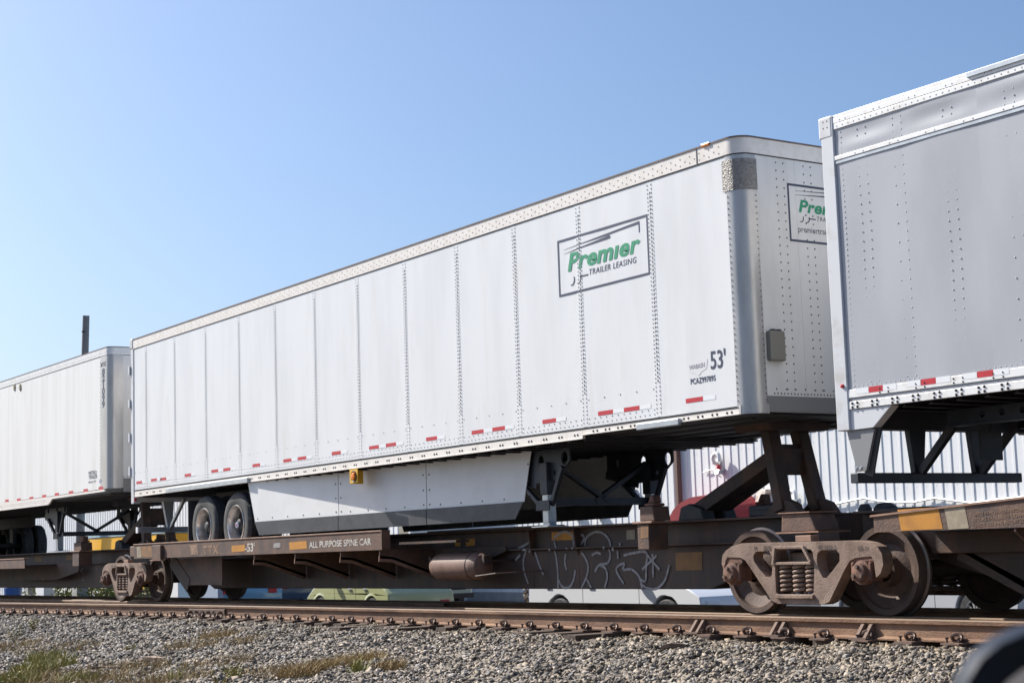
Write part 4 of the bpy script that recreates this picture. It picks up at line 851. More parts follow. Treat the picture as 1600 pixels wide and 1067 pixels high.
# top rail, roof, bottom rail
R0 = .17   # nose corner radius
def corner(dx, r=R0, n=8):
    """plan of near side + rounded nose + far side, inset by dx"""
    P = [(.05, S+dx)]
    for i in range(n+1): a = -math.pi/2+i*math.pi/2/n; P.append((L-r+(r-dx)*math.cos(a), S+r+(r-dx)*math.sin(a)))
    P += [(p[0], -p[1]) for p in reversed(P[1:])]+[(.05, -S-dx)]
    return P
def band(out, inn, z0, z1, nm, m, smooth=True, mi=None):
    A, B = corner(out), corner(inn); n = len(A); b = MB()
    b.add([(x, y, z0) for x, y in A]+[(x, y, z1) for x, y in A]+[(x, y, z0) for x, y in B]+[(x, y, z1) for x, y in B],
          [(i, i+1, n+i+1, n+i) for i in range(n-1)]+[(n+i, n+i+1, 3*n+i+1, 3*n+i) for i in range(n-1)]+[(i, 2*n+i, 2*n+i+1, i+1) for i in range(n-1)])
    return b.build(nm, m, mt, smooth)
band(-.010, .03, ZP+.0, ZT-.012, 'top_rail', ALU)
band(-.018, .03, ZT-.012, ZT+.004, 'roof_edge', mat('roof_edge_rust', (.20, .13, .10), .7, 0, (.10, .08, .075), 5, 7))
band(-.006, .02, ZP-.012, ZP-.0005, 'rail_shadow_gap', DARKRAIL)
b = MB(); P = corner(.0); b.add([(x, y, ZT-.002) for x, y in P], [tuple(range(len(P)))]); b.build('roof', GALV, mt)
b = MB(); b.rivets([(x, S-.010, ZP+.035+.03*(i % 2)) for i, x in enumerate(np.arange(.12, L-.25, .075))]+[(x, S-.010, ZP+.105) for x in np.arange(.12, L-.25, .15)], (0, -1, 0), .008, .005); o = b.build('rail_rivets', mat('rail_rivet', (.40, .37, .33), .5, .3), mt); o['kind'] = 'stuff'
b = MB(); b.box(L-.62, L-.605, S-.0135, S-.009, ZP+.004, ZT-.016); b.build('rail_joint', DARKRAIL, mt)
b = MB(); b.box(L-.52, L-.40, S-.03, S-.006, ZT-.018, ZT+.012); b.build('marker_lamp', AMBER, mt, bevel=.006)
xr = TP(912, 690)[0]
for nm, x0, x1, zb in (('bottom_rail', .10, xr, 1.918), ('bottom_rail', xr+.002, L-.16, 1.958)):
    for s in (-1, 1):
        b = MB(); y = s*1.295; b.box(x0, x1, min(y+s*.006, y-s*.03), max(y+s*.006, y-s*.03), zb, ZB-.028); b.box(x0, x1, min(y+s*.014, y-s*.02), max(y+s*.014, y-s*.02), zb-.003, zb+.008)
        b.build(nm, ALU, mt)
        g = MB(); g.box(x0, x1, min(y-s*.004, y-s*.03), max(y-s*.004, y-s*.03), ZB-.028, ZB-.001); g.build('rail_groove', DARKRAIL, mt)
pts = []
for x in np.arange(.35, xr-.1, .30): pts += [(x, S-.006, 1.965), (x+.055, S-.006, 1.965)]
for x in np.arange(xr+.2, L-.25, .22): pts += [(x, S-.006, 1.985), (x+.07, S-.006, 1.985)]
b = MB(); b.rivets(pts, (0, -1, 0), .016, .007); o = b.build('rail_bolts', UNDER, mt); o['kind'] = 'stuff'
for a, c in (((263, 775), (391, 755)), ((1000, 663), (1066, 652))):
    x0 = TP(*a)[0]; x1 = TP(*c)[0]; b = MB(); b.box(x0, x1, S-.05, S-.006, 1.905 if x0 < 8 else 1.925, 1.985 if x0 < 8 else 1.995); b.build('side_guard', GALV, mt, bevel=.008)
# rear frame
for s in (-1, 1):
    b = MB(); y = s*1.295; b.box(-.06, .07, min(y+s*.012, y-s*.11), max(y+s*.012, y-s*.11), 1.80, ZT-.02); b.build('rear_post', FRAME_W, mt, bevel=.008)
    b = MB(); b.box(-.10, .055, min(y+s*.02, y-s*.12), max(y+s*.02, y-s*.12), ZT-.17, ZT+.02); b.build('post_cap', FRAME_W, mt, bevel=.02)
    for zz in (2.3, 2.9, 3.5, 4.1): b = MB(); b.bar((-.09, y+s*.012, zz), (-.09, y+s*.012, zz+.16), .05, .06); b.build('door_hinge', FRAME_W, mt)
b = MB(); b.box(-.05, .05, -1.18, 1.18, 1.83, 2.03); b.box(-.05, .05, -1.18, 1.18, ZT-.17, ZT-.02); b.build('rear_header', FRAME_W, mt)
b = MB(); b.box(-.03, .0, -1.18, 1.18, 2.03, ZT-.17); b.build('rear_door', PANEL, mt)
b = MB(); b.box(.075, .10, S-.012, S+.03, 1.85, 1.89); b.build('side_marker', RED, mt)
# nose: curved corner posts, front skin, bottom band
A = corner(-.002); n0 = 1; cpost = A[1:10]
for nm, s in (('corner_post', 1), ('far_corner_post', -1)):
    P = [(L-.20, S-.004)]+cpost+[(L+.004, S+.215)]; b = MB(); n = len(P)
    b.add([(x, s*y, ZB-.01) for x, y in P]+[(x, s*y, ZP) for x, y in P], [(i, i+1, n+i+1, n+i) for i in range(n-1)]); b.build(nm, STEEL, mt, smooth=True)
    D = [(L-.25, S-.008)]+[(L-R0+(R0+.008)*math.cos(a), S+R0+(R0+.008)*math.sin(a)) for a in [-math.pi/2+i*math.pi/16 for i in range(9)]]+[(L+.010, S+.225)]
    zt_, zb_ = ZP-.055, ZP-.37; b = MB(); n = len(D); b.add([(x, s*y, zb_) for x, y in D]+[(x, s*y, zt_) for x, y in D], [(i, i+1, n+i+1, n+i) for i in range(n-1)]); b.build('tread_plate_guard', DIAMOND, mt, smooth=True)
    Q = [(L-.14, S-.012)]+[(L-R0+(R0+.010)*math.cos(a), S+R0+(R0+.010)*math.sin(a)) for a in [-math.pi/2+i*math.pi/16 for i in range(9)]]+[(L+.012, S+.225)]
    b = MB(); n = len(Q); b.add([(x, s*y, 1.955) for x, y in Q]+[(x, s*y, ZB+.01) for x, y in Q], [(i, i+1, n+i+1, n+i) for i in range(n-1)]); b.build('corner_foot', STEEL, mt, smooth=True)
b = MB(); b.rivets([(L-.185, S-.0045, z) for z in np.arange(ZB+.05, ZP-.4, .06)], (0, -1, 0), .008, .006); b.rivets([(L+.005, S+.20, z) for z in np.arange(ZB+.05, ZP-.4, .06)], (1, 0, 0), .008, .006); o = b.build('corner_rivets', mat('dark_rivet', (.16, .15, .14), .5, .3), mt); o['kind'] = 'stuff'
yy = np.linspace(-1.09, 1.09, 5)
for i in range(4): b = MB(); b.box(L-.02, L, yy[i]+.001, yy[i+1]-.001, 2.13, ZP); b.build('front_panel', FRONT, mt)
b = MB(); b.box(L-.03, L+.006, -1.09, 1.09, 1.97, 2.128); b.build('front_sill', mat('grey_sill', (.22, .215, .21), .55), mt)
RF = []
for y in (-.80, -.70, -.42, -.32, -.05, .05, .32, .42, .70, .80): RF += [(L+.001, y, z) for z in np.arange(2.2, ZP-.05, .085)]
RF += [(L+.001, y, 2.155) for y in np.arange(-.98, .98, .045)]+[(L+.001, y, 2.20) for y in np.arange(-.95, .95, .13)]
b = MB(); b.rivets(RF, (1, 0, 0), .010, .006); o = b.build('front_rivets', MATS['dark_rivet'], mt); o['kind'] = 'stuff'
bx = MB(); bx.box(L+.001, L+.07, -1.06, -.86, 2.47, 2.77); o = bx.build('document_box', mat('olive_box', (.20, .19, .16), .5), mt, bevel=.015)
b = MB(); b.box(L+.02, L+.06, -1.02, -.98, 2.77, 2.785); b.box(L+.02, L+.06, -.94, -.90, 2.77, 2.785); b.build('box_latch', UNDER, o)
# print: framed logo on the side and on the front
def frame(org, ux, x0, x1, z0, z1, w, nm):
    b = MB()
    def quad(a0, a1, c0, c1): b.add([tuple(org[i]+ux[i]*a + (c if i == 2 else 0) for i in range(3)) for a, c in ((a0, c0), (a1, c0), (a1, c1), (a0, c1))], [(0, 1, 2, 3)])
    quad(x0, x1, z0, z0+w); quad(x0, x1, z1-w, z1); quad(x0, x0+w, z0+w, z1-w); quad(x1-w, x1, z0+w, z1-w); b.build(nm, NAVY, mt)
def wedge(org, ux, pts, nm, m=None):
    b = MB(); b.add([tuple(org[i]+ux[i]*a + (c if i == 2 else 0) for i in range(3)) for a, c in pts], [tuple(range(len(pts)))]); b.build(nm, m or NAVY, mt)
def logo(org, ux, x0, z0, sc, web=False):
    """x0,z0 lower left corner of the frame; 1.65 x .65 at scale 1"""
    X = lambda a: x0+a*sc; Z = lambda c: z0+c*sc
    frame(org, ux, X(0), X(1.645), Z(0), Z(.65), .026*sc, 'logo_frame')
    e = [org[i] for i in range(3)]
    def tx(s, a, c, size, m, **k): text('logo_lettering', s, size*sc, m, mt, tuple(org[i]+ux[i]*X(a)+(Z(c) if i == 2 else 0) for i in range(3)), ux, (0, 0, 1), **k)
    if web:
        tx('Premıer', .15, .345, .190, GREEN, shear=.22, bold=.006*sc, xs=1.30, space=1.04); tx('TRAILER LEASING', .42, .262, .070, NAVY, shear=.18, xs=1.04, space=1.12); tx('premiertrailerleasing.com', .13, .115, .098, NAVY, xs=.95)
        for a0, c0, a1, c1, h in ((.12, .525, .80, .548, .022), (.12, .572, 1.2, .60, .022)): wedge(org, ux, [(X(a0), Z(c0)), (X(a1), Z(c1)), (X(a1), Z(c1+h)), (X(a0), Z(c0+.004))], 'logo_stripe')
        wedge(org, ux, [(X(.30), Z(.268)), (X(.41), Z(.268)), (X(.41), Z(.282)), (X(.30), Z(.282))], 'logo_stripe')
        for cx in (.185, .275):
            P = [(X(cx+.045*math.cos(a)), Z(.275+.05*math.sin(a))) for a in [-2.0+i*2.4/10 for i in range(11)]]; Q = [(X(cx-.006+.037*math.cos(a)), Z(.277+.043*math.sin(a))) for a in [-2.0+i*2.4/10 for i in range(11)]]; wedge(org, ux, P+Q[::-1], 'logo_wheel')
        return
    tx('Premıer', .17, .275, .272, GREEN, shear=.22, bold=.0085*sc, xs=1.40, space=1.04)
    tx('TRAILER LEASING', .57, .165, .092, NAVY, shear=.18, xs=1.06, space=1.12)
    wedge(org, ux, [(X(.12), Z(.478)), (X(.98), Z(.512)), (X(.98), Z(.545)), (X(.12), Z(.481))], 'logo_stripe')
    wedge(org, ux, [(X(.12), Z(.525)), (X(1.5), Z(.572)), (X(1.5), Z(.602)), (X(.12), Z(.528))], 'logo_stripe')
    wedge(org, ux, [(X(1.485), Z(.48)), (X(1.5), Z(.48)), (X(1.5), Z(.572)), (X(1.485), Z(.572))], 'logo_stripe')
    wedge(org, ux, [(X(.42), Z(.165)), (X(.56), Z(.165)), (X(.56), Z(.182)), (X(.42), Z(.182))], 'logo_stripe')
    for cx in (.25, .375):
        P = [(X(cx+.06*math.cos(a)), Z(.165+.068*math.sin(a))) for a in [-2.0+i*2.4/10 for i in range(11)]]; Q = [(X(cx-.008+.05*math.cos(a)), Z(.168+.06*math.sin(a))) for a in [-2.0+i*2.4/10 for i in range(11)]]
        wedge(org, ux, P+Q[::-1], 'logo_wheel')
logo((0, S-.0019, 0), (1, 0, 0), 13.048, 3.545+.006, 1.0)
logo((L+.002, 0, 0), (0, 1, 0), -.66, 3.70, .92, True)
text('lettering', "53'", .255, NAVY, mt, (15.575, S-.0018, 2.445), (1, 0, 0), (0, 0, 1), bold=.003, xs=.80)
text('lettering', 'PCAZ997095', .080, NAVY, mt, (15.262, S-.0018, 2.325), (1, 0, 0), (0, 0, 1), xs=.80, space=1.12, bold=.0015)
text('badge_lettering', 'WABASH', .062, GREYP, mt, (15.255, S-.0024, 2.475), (1, 0, .02), (0, 0, 1), xs=.95, bold=.002)
wedge((0, S-.0014, 0), (1, 0, 0), [(15.25, 2.455), (15.33, 2.43), (15.40, 2.40), (15.44, 2.435), (15.52, 2.46), (15.545, 2.56), (15.50, 2.545), (15.40, 2.56), (15.27, 2.54)], 'badge', PINK)
for px, py in ((218, 753.5), (241, 749.5), (255.5, 748), (294, 742), (336, 735.5), (355, 733), (401, 726.5), (449.5, 719), (472.5, 715.5), (526, 707.5), (585, 698.5), (611.5, 694.5), (675, 685), (747, 674.5), (780, 669.5), (859, 657.5), (947, 644.5), (988, 638.5), (1086, 624.5)):
    x, z = TP(px, py); tape(mt, x-.135, z, S-.0020, .27, .046, .19)
# underside
b = MB(); b.box(.06, L-.05, -1.26, 1.26, 2.0, 2.02); b.build('floor', UNDER, mt)
crossmembers(mt, .35, 13.4, 2.0, .31)
b = MB(); b.box(13.4, L-.1, -1.22, 1.22, 1.955, 1.99); b.build('coupler_plate', UNDER, mt)
for yy_ in (-.9, -.45, 0, .45, .9): b = MB(); b.box(13.4, L-.4, yy_-.03, yy_+.03, 1.935, 1.955); b.build('coupler_rib', UNDER, mt)
b = MB(); b.lathe([(.045, 1.86), (.045, 1.955)], (15.25, 0, 0), 2, 12); b.build('king_pin', UNDER, mt)
for s in (-1, 1):
    b = MB(); b.box(1.9, 5.4, s*.5-.05, s*.5+.05, 1.72, 1.89); b.build('slider_rail', UNDER, mt)
    for x in (2.95, 4.18):
        tyre_pair(mt, x, s, 1.295, .50, 1.245)
        h = MB(); h.prism([(x-.2, 1.72), (x+.2, 1.72), (x+.06, 1.3), (x-.06, 1.3)], 1, s*.5-.06, s*.5+.06); h.build('hanger', UNDER, mt)
    b = MB(); b.box(2.30, 2.325, min(s*.62, s*1.24), max(s*.62, s*1.24), .90, 1.75); b.build('mud_flap', BLACK, mt)
    for x in (.0,):
        b = MB(); b.prism([(s*.55, 1.83), (s*.75, 1.83), (s*.66, 1.33), (s*.58, 1.33)], 0, -.02, .06); b.build('bumper_leg', GALV, mt)
        b = MB(); b.bar((.7, s*.62, 1.85), (.06, s*.62, 1.36), .06, .05, (0, 1, 0)); b.build('bumper_brace', GALV, mt)
for x in (2.95, 4.18): b = MB(); b.tube([(x, -1.0, 1.285), (x, 1.0, 1.285)], .07, 12); b.build('axle', UNDER, mt)
hb = MB(); hb.lathe([(0, .02), (.045, .018), (.05, 0)], (0, 0, 0), 1, 16); hb.v = [(x+4.18, -1.215-y, z+1.285) for x, y, z in hb.v]; hb.build('hub_cap', mat('hub_blue', (.35, .38, .50), .4), mt)
hb = MB(); hb.lathe([(0, .003), (.018, .003)], (0, 0, 0), 1, 12); hb.v = [(x+4.18, -1.236-y, z+1.285) for x, y, z in hb.v]; hb.build('hub_dot', RED, mt)
b = MB(); b.box(-.07, .01, -1.2, 1.2, 1.29, 1.385); b.build('underride_bar', GALV, mt, bevel=.006)
b = MB(); b.box(-.075, .012, -1.215, -1.19, 1.285, 1.39); b.build('bar_end_cap', WREF, mt)
for s in (-1, 1): landing_leg(mt, 11.98, s, 1.90, .985)
cross_brace(mt, 11.98, 1.9, 1.0)
# side skirts that lean inward towards the legs
for s in (-1, 1):
    ys = lambda x: s*(1.28-.064*(x-4.75))
    sx_ = [4.70, 7.33, 9.50, 11.72]
    for k in range(3):
        xa, xb = sx_[k]+.008, sx_[k+1]-.008
        ta = [(xa, 1.91), (xb, 1.91), (xb, 1.30), (xa, 1.30)]
        if k == 0: ta = [(4.72, 1.91), (xb, 1.91), (xb, 1.30), (4.93, 1.30)]
        if k == 2: ta = [(xa, 1.91), (11.72, 1.91), (11.55, 1.30), (xa, 1.30)]
        for lst, nm, m, out in ((ta, 'skirt_panel', SKIRT, 0), ([(ta[3][0]-.0, 1.305), (ta[2][0], 1.305), (ta[2][0]-(.17 if k == 2 else 0), 1.10), (ta[3][0]+(.14 if k == 0 else 0), 1.10)], 'skirt_flap', BLACK, .012)):
            b = MB(); n = len(lst); b.add([(x, ys(x)+s*out, z) for x, z in lst]+[(x, ys(x)+s*(out-.008), z) for x, z in lst], [tuple(range(n)), tuple(range(2*n-1, n-1, -1))]+[(i, (i+1) % n, n+(i+1) % n, n+i) for i in range(n)]); b.build(nm, m, mt)
        b = MB(); b.rivets([(x, ys(x)+s*.001, z) for x in (xa+.06, xb-.06) for z in (1.36, 1.55, 1.75)]+[(x, ys(x), 1.35) for x in np.arange(xa+.3, xb-.2, .45)], (0, s, 0), .014, .006); o = b.build('skirt_bolts', UNDER, mt); o['kind'] = 'stuff'
x, z = TP(557, 744, -1.29)
b = MB(); b.box(x-.12, x+.10, -1.325, -1.315, z-.09, z+.10); b.bar((x-.12, -1.32, z), (x-.12, -1.12, z), .02, .19); o = b.build('lamp_bracket', YELL, mt)
b = MB(); b.lathe([(0, .03), (.045, .025), (.06, 0)], (0, 0, 0), 1, 18); b.v = [(q[0]+x+.0, -1.326-q[1], q[2]+z) for q in b.v]; b.build('amber_lamp', AMBER, mt, True)
b = MB(); b.lathe([(.06, .0), (.072, .012), (.08, 0)], (0, 0, 0), 1, 18); b.v = [(q[0]+x+.0, -1.326-q[1], q[2]+z) for q in b.v]; b.build('lamp_ring', UNDER, mt, True)

# ---------------- grey trailer on the right
rt = thing('semi_trailer', 'grey riveted trailer with white rails, its back end above a rusty rail truck', 'trailer', (17.4, 0, 0), 'trailers riding on the train')
xe = 30.0; xp = 17.43
pan = [xp, 18.25, 19.10, 20.4, 21.7, 23.0, 24.3, 25.6, 26.9, 28.2, xe]
for i in range(len(pan)-1):
    for z0, z1, nm in ((2.05, 4.137, 'side_sheet'), (4.209, 4.464, 'upper_sheet')):
        b = MB(); vs = []; nx, nz = 8, 8
        for a in range(nx+1):
            for c in range(nz+1):
                u, v = a/nx, c/nz; bl = 0 if a in (0, nx) else .005*math.sin(u*math.pi)*math.sin(v*7+i*1.3)
                vs.append((pan[i]+(pan[i+1]-pan[i])*u, S-bl, z0+(z1-z0)*v))
        b.add(vs, [(a*(nz+1)+c, (a+1)*(nz+1)+c, (a+1)*(nz+1)+c+1, a*(nz+1)+c+1) for a in range(nx) for c in range(nz)]); b.build(nm, PANEL_R, rt, smooth=True)
b = MB(); b.box(xp, xe, 1.27, 1.295, 2.05, 4.46); b.build('far_side_sheet', PANEL_R, rt)
for z0, z1, o_, nm in ((4.464, 4.515, .012, 'top_rail'), (4.519, 4.565, .014, 'top_rail'), (4.568, 4.597, .010, 'top_rail_cap'), (4.172, 4.209, .016, 'rub_rail'), (4.137, 4.168, .011, 'rub_rail'), (1.975, 2.048, .012, 'lower_rail'), (1.872, 1.940, .012, 'base_rail')):
    for s in (-1, 1):
        b = MB(); b.box(xp, xe, min(s*1.295+s*o_, s*1.28), max(s*1.295+s*o_, s*1.28), z0, z1); b.build(nm, ALU_W if nm != 'rub_rail' or z0 > 4.17 else GALV, rt, bevel=.003)
for s in (-1, 1): b = MB(); b.box(xp, xe, min(s*1.28, s*1.297), max(s*1.28, s*1.297), 1.940, 1.975); b.box(xp, xe, min(s*1.28, s*1.296), max(s*1.28, s*1.296), 4.168, 4.172); b.build('rail_groove', GREYP, rt)
b = MB(); b.box(19.03, xe, S-.03, S-.0145, 4.548, 4.585); b.build('roof_flashing', GALV, rt)
b = MB(); b.box(xp-.05, xe, -1.28, 1.28, 4.585, 4.60); b.build('roof', GALV, rt)
RV = []
for x in (17.72, 17.82, 18.15, 18.25, 18.72, 18.82, 19.38, 19.48, 19.9, 20.0):
    RV += [(x, S, z) for z in np.arange(2.1, 4.12, .085 if int(x*100) % 10 == 2 or x in (18.25,) else .17)]+[(x, S, z) for z in np.arange(4.23, 4.45, .06)]
RV += [(xp+.09, S, z) for z in np.arange(2.08, 4.45, .05)]+[(x, S, 2.075) for x in np.arange(xp+.08, 20.4, .055)]
RV += [(x, S-.012, 4.49) for x in np.arange(xp+.06, 20.4, .07)]+[(x+d, S-.014, 4.542) for x in np.arange(xp+.1, 20.4, .42) for d in (0, .07)]+[(x+d, S-.016, 4.19) for x in np.arange(xp+.27, 20.4, .42) for d in (0, .1)]
b = MB(); b.rivets(RV, (0, -1, 0), .0085, .0035); o = b.build('rivets', mat('pale_rivet', (.56, .57, .60), .4, .2), rt); o['kind'] = 'stuff'
pts = []
for x in np.arange(xp+.06, 20.4, .24): pts += [(x, S-.012, 1.925), (x+.06, S-.012, 1.927), (x, S-.012, 1.888), (x+.06, S-.012, 1.89)]
b = MB(); b.rivets(pts, (0, -1, 0), .014, .010); b.rivets([(x+d, S-.012, z) for x in np.arange(xp+.4, 20.4, .42) for d in (0, .1) for z in (1.99, 2.025)], (0, -1, 0), .009, .007); o = b.build('rail_bolts', UNDER, rt); o['kind'] = 'stuff'
for px, py in ((1370, 607.5), (1452, 596), (1541, 584)):
    q = PY(px, py, S); tape(rt, q[0]-.085, q[2], S-.0135, .17, .052, .16); tape(rt, q[0]-.245, q[2], S-.0134, .001, .05, .155)
for s in (-1, 1):
    b = MB(); y = s*1.295; b.box(17.29, xp+.015, min(y+s*.02, y-s*.1), max(y+s*.02, y-s*.1), 1.685, 4.60); b.build('rear_post', FRAME_W, rt, bevel=.008)
    b = MB(); b.box(17.265, xp+.005, min(y+s*.024, y-s*.11), max(y+s*.024, y-s*.11), 4.40, 4.606); b.build('post_cap', FRAME_W, rt, bevel=.015)
    b = MB(); b.prism([(xp+.015, 1.868), (17.95, 1.868), (17.72, 1.690), (xp+.015, 1.685)], 1, min(y, y-s*.10), max(y, y-s*.10)); b.build('bumper_box', FRAME_W, rt, bevel=.006)
    b = MB(); b.prism([(17.37, 1.680), (17.71, 1.680), (17.58, 1.31), (17.47, 1.31)], 1, min(y-s*.02, y-s*.05), max(y-s*.02, y-s*.05)); b.build('bumper_leg', mat('leg_plate', (.24, .24, .245), .5, .2), rt, bevel=.004)
    b = MB(); b.bar((17.71, y-s*.06, 1.69), (17.58, y-s*.06, 1.27), .10, .02, (0, 1, 0)); b.build('leg_flange', UNDER, rt)
    b = MB(); b.rivets([(17.49, y, 1.335), (17.545, y, 1.335)], (0, s, 0), .022, .018); b.build('leg_bolts', GALV, rt)
b = MB(); b.rivets([(17.33+.05*(k % 2), S-.021, 4.56-.06*(k//2)) for k in range(4)], (0, -1, 0), .014, .004); b.build('post_holes', UNDER, rt)
b = MB(); b.lathe([(0, .02), (.018, .015), (.02, 0)], (0, 0, 0), 1, 10); b.v = [(x+17.39, S-.02-y, z+2.09) for x, y, z in b.v]; b.build('side_marker', RED, rt)
for y in (-.42, .42):
    b = MB(); b.prism([(y-.12, 1.75), (y+.12, 1.75), (y+.06, 1.30), (y-.06, 1.30)], 0, 17.38, 17.44); b.build('bumper_post', LEGM, rt, bevel=.006)
    b = MB(); b.bar((17.95, y, 1.78), (17.46, y, 1.31), .07, .06, (0, 1, 0)); b.build('bumper_strut', UNDER, rt)
b = MB(); b.box(17.30, 17.40, -1.19, 1.08, 1.213, 1.305); b.build('underride_bar', LEGM, rt, bevel=.008)
b = MB(); b.box(17.29, 17.45, -1.18, 1.18, 1.70, 1.95); b.build('rear_sill', UNDER, rt)
for k_ in (-1, 1): b = MB(); b.box(17.285, 17.31, min(k_*.004, k_*1.19), max(k_*.004, k_*1.19), 1.96, 4.46); b.build('rear_door', PANEL, rt)
b = MB(); b.box(17.29, 17.40, -1.19, 1.19, 4.462, 4.58); b.build('rear_header', FRAME_W, rt)
b = MB(); b.box(17.8, 17.82, .0, .30, 1.40, 1.68); b.bar((17.81, .15, 1.66), (17.95, .15, 1.95), .02, .02); b.build('plate_holder', UNDER, rt)
b = MB(); b.box(xp, xe, -1.27, 1.27, 1.95, 1.97); b.build('floor', UNDER, rt)
crossmembers(rt, 17.75, 24, 1.95, .305)
c = lambda cx, cz, rr: [(cx+rr*math.cos(a), cz+rr*math.sin(a)) for a in [k*math.pi/5 for k in range(10)]]
for y in (-.5, .5): b = MB(); b.prism([(17.9, 1.84), (24, 1.84), (24, 1.70), (17.9, 1.70)], 1, y-.03, y+.03, holes=[c(18.3+.22*k, 1.775, .032) for k in range(24)]); b.box(17.9, 24, y-.07, y+.07, 1.69, 1.698); b.build('slider_rail', LEGM, rt)
for s in (-1, 1):
    for x in (21.2, 22.4): tyre_pair(rt, x, s, 1.285, .485, 1.245)
    b = MB(); b.box(20.5, 20.52, min(s*.62, s*1.24), max(s*.62, s*1.24), 1.0, 1.70); b.build('mud_flap', BLACK, rt)
for x in (21.2, 22.4):
    b = MB(); b.tube([(x, -1.0, 1.285), (x, 1.0, 1.285)], .07, 12); b.build('axle', UNDER, rt)
    b = MB(); [b.box(x-.12, x+.12, y-.05, y+.05, 1.25, 1.70) for y in (-.5, .5)]; b.build('hanger', UNDER, rt)

# ---------------- white trailer on the left
lt = thing('semi_trailer', 'white smooth sided trailer with a vertical number on its polished nose corner', 'trailer', (-1.3, 0, 0), 'trailers riding on the train')
XF = -1.20; zt2, zp2, zb2 = 4.688, 4.545, 2.07; x0t = -17.35
def lcorner(dx, r=.12, n=8):
    P = [(x0t, S+dx)]
    for i in range(n+1): a = -math.pi/2+i*math.pi/2/n; P.append((XF-r+(r-dx)*math.cos(a), S+r+(r-dx)*math.sin(a)))
    return P+[(p[0], -p[1]) for p in reversed(P[1:])]+[(x0t, -S-dx)]
def lband(out, inn, z0, z1, nm, m):
    A, B = lcorner(out), lcorner(inn); n = len(A); b = MB()
    b.add([(x, y, z0) for x, y in A]+[(x, y, z1) for x, y in A]+[(x, y, z0) for x, y in B]+[(x, y, z1) for x, y in B], [(i, i+1, n+i+1, n+i) for i in range(n-1)]+[(n+i, n+i+1, 3*n+i+1, 3*n+i) for i in range(n-1)]+[(i, 2*n+i, 2*n+i+1, i+1) for i in range(n-1)]); b.build(nm, m, lt, True)
for z0, z1, o_ in ((4.545, 4.590, -.008), (4.593, 4.635, -.010), (4.638, 4.675, -.008)): lband(o_, .03, z0, z1, 'top_rail', ALU_W)
lband(-.012, .03, 4.677, 4.692, 'roof_edge', MATS['roof_edge_rust']); lband(-.002, .02, 4.535, 4.545, 'rail_shadow_gap', DARKRAIL)
b = MB(); P = lcorner(0.01); b.add([(x, y, 4.685) for x, y in P], [tuple(range(len(P)))]); b.build('roof', GALV, lt)
xs2 = np.arange(-1.62, x0t, -1.22)
for i in range(len(xs2)-1):
    b = MB(); b.box(xs2[i+1]+.002, xs2[i]-.002, S, S+.02, zb2, zp2); b.build('side_sheet', PANEL_L, lt)
    b = MB(); b.rivets([(xs2[i]-.02, S, z) for z in np.arange(zb2+.05, zp2-.03, .10)]+[(xs2[i]-.61, S, z) for z in np.arange(zb2+.05, zp2-.03, .2)], (0, -1, 0), .007, .003); o = b.build('rivets', PANEL_L, lt); o['kind'] = 'stuff'
b = MB(); b.box(x0t, -1.4, 1.275, 1.295, zb2, zp2); b.build('far_side_sheet', PANEL_L, lt)
A = lcorner(-.003)
for s in (1, -1):
    P = [(XF-.42, S-.003)]+A[1:10]+[(XF+.003, S+.28)]; n = len(P); b = MB(); b.add([(x, s*y, zb2) for x, y in P]+[(x, s*y, 4.54) for x, y in P], [(i, i+1, n+i+1, n+i) for i in range(n-1)]); b.build('corner_post', STEEL, lt, True)
b = MB(); b.rivets([(XF-.44, S-.002, z) for z in np.arange(zb2+.05, 4.5, .07)], (0, -1, 0), .009, .006); o = b.build('corner_rivets', MATS['dark_rivet'], lt); o['kind'] = 'stuff'
yy = np.linspace(-1.02, 1.02, 3)
for i in range(2): b = MB(); b.box(XF-.02, XF, yy[i]+.001, yy[i+1]-.001, 2.25, 4.54); b.build('front_panel', FRONT, lt)
b = MB(); b.box(XF-.03, XF+.005, -1.02, 1.02, 2.0, 2.248); b.build('front_sill', MATS['grey_sill'], lt)
b = MB(); b.rivets([(XF+.001, y, z) for y in (-.85, -.75, -.4, -.3) for z in np.arange(2.3, 4.5, .09)]+[(XF+.001, y, 2.28) for y in np.arange(-1, 1, .06)], (1, 0, 0), .010, .006); o = b.build('front_rivets', MATS['dark_rivet'], lt); o['kind'] = 'stuff'
for s in (-1, 1):
    b = MB(); y = s*1.295; b.box(x0t, -4.55, min(y+s*.008, y-s*.03), max(y+s*.008, y-s*.03), 1.90, zb2-.012); b.build('bottom_rail', ALU, lt)
    b = MB(); b.prism([(-4.548, 1.90), (-4.548, zb2-.012), (-1.4, zb2-.012), (-1.4, zb2-.05), (-4.3, zb2-.06)], 1, min(y+s*.006, y-s*.03), max(y+s*.006, y-s*.03)); b.build('bottom_rail', ALU, lt)
b = MB(); b.rivets([(x, S-.009, 1.965+.035*(i % 2)) for i, x in enumerate(np.arange(-9, -4.6, .07))], (0, -1, 0), .010, .005); o = b.build('rail_bolts', UNDER, lt); o['kind'] = 'stuff'
b = MB(); b.box(x0t, XF-.05, -1.26, 1.26, 1.98, 2.0); b.build('floor', UNDER, lt)
crossmembers(lt, -14, -4.4, 1.98, .32)
b = MB(); b.box(-4.4, -1.35, -1.2, 1.2, 1.955, 1.978); b.build('coupler_plate', UNDER, lt)
for px, py in ((11, 782), (29.5, 780.5), (49, 778), (69, 775), (89, 772), (111, 769), (134, 766), (158, 762.5)): q = PY(px, py, S); tape(lt, q[0]-.12, q[2], S-.004, .24, .055, 0)
